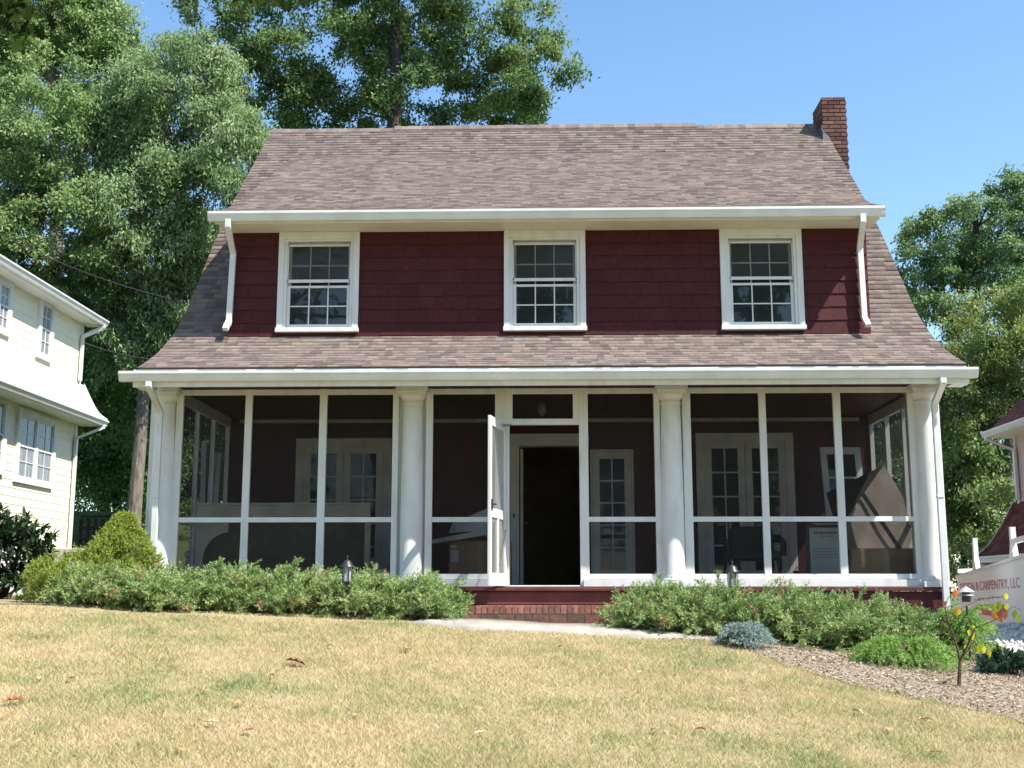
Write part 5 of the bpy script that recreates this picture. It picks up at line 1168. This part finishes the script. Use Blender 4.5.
# ------------------------------------------------------------------ grass, mulch chips, litter
def lawn_blades():
    rg = np.random.default_rng(100); N = 500000
    # denser towards the viewer, as the blades there show largest
    y = 4.6 + (13.35 - 4.6) * rg.random(N) ** 1.25; xw = .56 * y + 1.0; x = (rg.random(N) * 2 - 1) * xw
    keep = (y < bed_edge(x) + .05) & ~on_walk(x, y); x, y = x[keep], y[keep]; n = len(x)
    big = lattice(x * .7 + 4, y * .8, 1); mid = lattice(x * 2.6, y * 2.6, 2); fine = lattice(x * 9, y * 9, 7)
    green = np.clip((big - .5) * .55 + (mid - .5) * .6 + (fine - .5) * .45 + .38 + rg.normal(0, .15, n), 0, 1)
    z = gz(x, y) - .004; h = (.016 + .026 * rg.random(n)) * (.75 + .7 * mid); w = .0022 + .0012 * rg.random(n) + .00012 * y
    th = rg.uniform(0, 2 * np.pi, n); lean = rg.uniform(.3, 1.6, n) * h; la = rg.uniform(0, 2 * np.pi, n)
    dx, dy = np.cos(th) * w, np.sin(th) * w; b = np.stack([x, y, z], 1)
    V = np.stack([b - np.stack([dx, dy, 0 * z], 1), b + np.stack([dx, dy, 0 * z], 1), b + np.stack([np.cos(la) * lean, np.sin(la) * lean, h], 1)], 1).reshape(-1, 3)
    o = np_mesh('grass_blades', V, np.arange(3 * n).reshape(n, 3), GRASS, None, green); props(o, 'short sun dried straw coloured lawn grass with greenish patches', 'grass', kind='stuff')
GRASS = ramp_mat('dry_grass', [(0, (.555, .435, .26)), (.35, (.475, .395, .215)), (.6, (.395, .365, .18)), (.85, (.285, .315, .135)), (1, (.19, .25, .095))], rough=.8, spec=.15, noise=0, trans=.25)
lawn_blades()
def chips():
    rg = np.random.default_rng(101); N = 90000; x = rg.uniform(1.3, 6.2, N); y = rg.uniform(6.6, 13.6, N); e = bed_edge(x)
    keep = (y > e - .12 * rg.random(N) ** 2) & (x < .52 * y + .8) & (x < 4.75 + np.clip(12.6 - y, 0, 9) * .8); x, y = x[keep], y[keep]; n = len(x); z = gz(x, y) + .008 + .014 * rg.random(n)
    l = rg.uniform(.004, .015, n)[:, None]; w = l * rg.uniform(.25, .6, n)[:, None]; d = rg.normal(size=(n, 3)) * [1, 1, .16]; d /= np.linalg.norm(d, axis=1)[:, None]; s = np.cross(d, rg.normal(size=(n, 3)) * [.2, .2, 1]); s /= np.linalg.norm(s, axis=1)[:, None]
    P = np.stack([x, y, z], 1); V = np.stack([P - d * l - s * w, P + d * l - s * w * .7, P + d * l + s * w, P - d * l + s * w * .8], 1).reshape(-1, 3)
    o = np_mesh('mulch_chips', V, np.arange(4 * n).reshape(n, 4), ramp_mat('mulch_chip', [(0, (.17, .12, .08)), (.4, (.32, .255, .185)), (.75, (.43, .36, .27)), (1, (.62, .53, .42))], rough=.9, noise=0), None, np.clip(rg.normal(.5, .25, n), 0, 1)); props(o, 'brown bark mulch chips covering the bed on the right', 'mulch', kind='stuff')
    # dry litter under the junipers
    N = 9000; x = rg.uniform(-6.2, 5, N); y = np.where(x < 1, walk_mid(x) + .45 + .4 * rg.random(N), 12.3 + .9 * rg.random(N)); k = (x < -1) | (x > 1.1); x, y = x[k], y[k]; n = len(x); P = np.stack([x, y, gz(x, y) + .012 + .01 * rg.random(n)], 1)
    l = rg.uniform(.01, .03, n)[:, None]; w = l * .35; d = rg.normal(size=(n, 3)) * [1, 1, .3]; d /= np.linalg.norm(d, axis=1)[:, None]; s = np.cross(d, [0, 0, 1.0]); V = np.stack([P - d * l, P - s * w, P + d * l, P + s * w], 1).reshape(-1, 3)
    o = np_mesh('dry_litter', V, np.arange(4 * n).reshape(n, 4), ramp_mat('dry_needle_litter', [(0, (.08, .05, .035)), (.6, (.22, .14, .08)), (1, (.36, .22, .12))], rough=.9, noise=0), None, rg.random(n)); props(o, 'dry brown needle litter under the junipers', 'litter', kind='stuff')
    N = 15000; x = rg.uniform(4.7, 8.5, N); y = rg.uniform(10.5, 17, N); k = x > 4.75 + np.clip((12.6 - y), 0, 9) * .8; x, y = x[k], y[k]; n = len(x); P = np.stack([x, y, gz(x, y) + .022], 1)
    d = rg.normal(size=(n, 3)) * [1, 1, .5]; d /= np.linalg.norm(d, axis=1)[:, None]; s = np.cross(d, rg.normal(size=(n, 3))); s /= np.linalg.norm(s, axis=1)[:, None]; r_ = rg.uniform(.012, .035, n)[:, None]; u = np.cross(d, s) * r_ * .8
    V = np.stack([P - d * r_, P - s * r_, P + d * r_, P + s * r_, P + u, P - u], 1).reshape(-1, 3); base = np.arange(n)[:, None] * 6
    F = np.concatenate([base + np.array(t) for t in ([0, 1, 4], [1, 2, 4], [2, 3, 4], [3, 0, 4], [1, 0, 5], [2, 1, 5], [3, 2, 5], [0, 3, 5])])
    o = np_mesh('gravel_stones', V, F, ramp_mat('pale_stone', [(0, (.46, .42, .37)), (.5, (.68, .64, .57)), (1, (.80, .77, .71))], rough=.9, noise=.1), None, np.tile(rg.random(n), 8)); props(o, 'pale gravel stones beside the work trailer', 'gravel', kind='stuff')
chips()
# fallen leaves: curled little blades lying on the grass
DRYLEAF = [paint('dry_tan_leaf', (.50, .30, .13), (.38, .21, .09), rough=.7, scale=30), paint('red_brown_leaf', (.26, .085, .035), (.17, .055, .025), rough=.7, scale=30), paint('pale_dry_leaf', (.62, .50, .34), (.5, .38, .24), rough=.7, scale=30)]
def fallen(px, py, size, mat, label, group='dead leaves scattered on the lawn', name='fallen_leaf', cat='leaf', seed=0):
    rg = np.random.default_rng(seed)
    # intersect the pixel ray with the ground
    ys = np.linspace(4.5, 13.4, 900); P = np.array([at(px, py, q) for q in ys]); k = int(np.argmax(P[:, 2] < 0) if False else np.argmin(np.abs(P[:, 2] - gz(P[:, 0], P[:, 1])))); p = P[k]; z = gz1(p[0], p[1]) + .034
    a = rg.uniform(0, 6.28); d = np.array([math.cos(a), math.sin(a), rg.uniform(-.1, .3)]); s = np.array([-math.sin(a), math.cos(a), rg.uniform(-.2, .2)])
    prof = [(-1.15, .02), (-.9, .06), (-.6, .45), (-.35, .3), (-.05, .68), (.2, .38), (.5, .52), (.75, .2), (1, .02)]; k = len(prof); up = np.array([0, 0, 1.0]); l = size / 2
    c = np.array([p[0], p[1], z]); curl = rg.uniform(.25, .8)
    mid = [c + d * l * t + up * l * .12 * (1 - t * t) for t, w in prof]
    V = mid + [c + d * l * t + s * l * w + up * l * (curl * w + .1 * rg.random()) for t, w in prof] + [c + d * l * t - s * l * w + up * l * (curl * w * rg.uniform(.5, 1.3)) for t, w in prof]
    m = MB(); fs = []
    for i in range(k - 1): fs += [(i, i + 1, k + i + 1, k + i), (i + 1, i, 2 * k + i, 2 * k + i + 1)]
    m.add(V, fs, True); o = m.build(name, mat, None); return props(o, label, cat, group)
fallen(296, 667, .17, DRYLEAF[1], 'red brown curled leaf on the lawn left of centre, darkest of the litter', seed=1)
fallen(407, 653, .14, DRYLEAF[1], 'small dark brown leaf on the lawn below the second column', seed=2)
fallen(15, 706, .13, DRYLEAF[1], 'brown curled leaf at the left edge of the lawn', seed=3)
fallen(248, 736, .08, DRYLEAF[1], 'reddish leaf low on the lawn left of centre', seed=4)
fallen(655, 735, .10, DRYLEAF[2], 'pale forked dry leaf low on the lawn, largest right of centre', seed=5)
fallen(935, 758, .08, DRYLEAF[1], 'red brown leaf near the bottom right corner of the lawn', seed=6)
fallen(170, 672, .11, paint('scrap_white', (.8, .8, .78), rough=.6), 'thin white paper scrap lying on the lawn at left', None, 'paper_scrap', 'paper scrap', 7)
rg = np.random.default_rng(55)
for i, (px, py) in enumerate([(40, 683), (70, 683), (78, 757), (115, 655), (205, 695), (270, 680), (212, 728), (240, 708), (360, 713), (480, 738), (356, 720), (626, 663), (640, 676), (745, 696), (770, 690), (858, 717), (890, 735), (975, 742), (925, 725), (620, 672), (560, 650), (330, 650), (455, 625), (20, 748), (815, 662), (700, 735), (180, 757), (505, 690)]):
    fallen(px, py, rg.uniform(.06, .105), DRYLEAF[0 if i % 3 else 2], 'pale dry leaf lying flat on the straw coloured lawn', seed=20 + i)
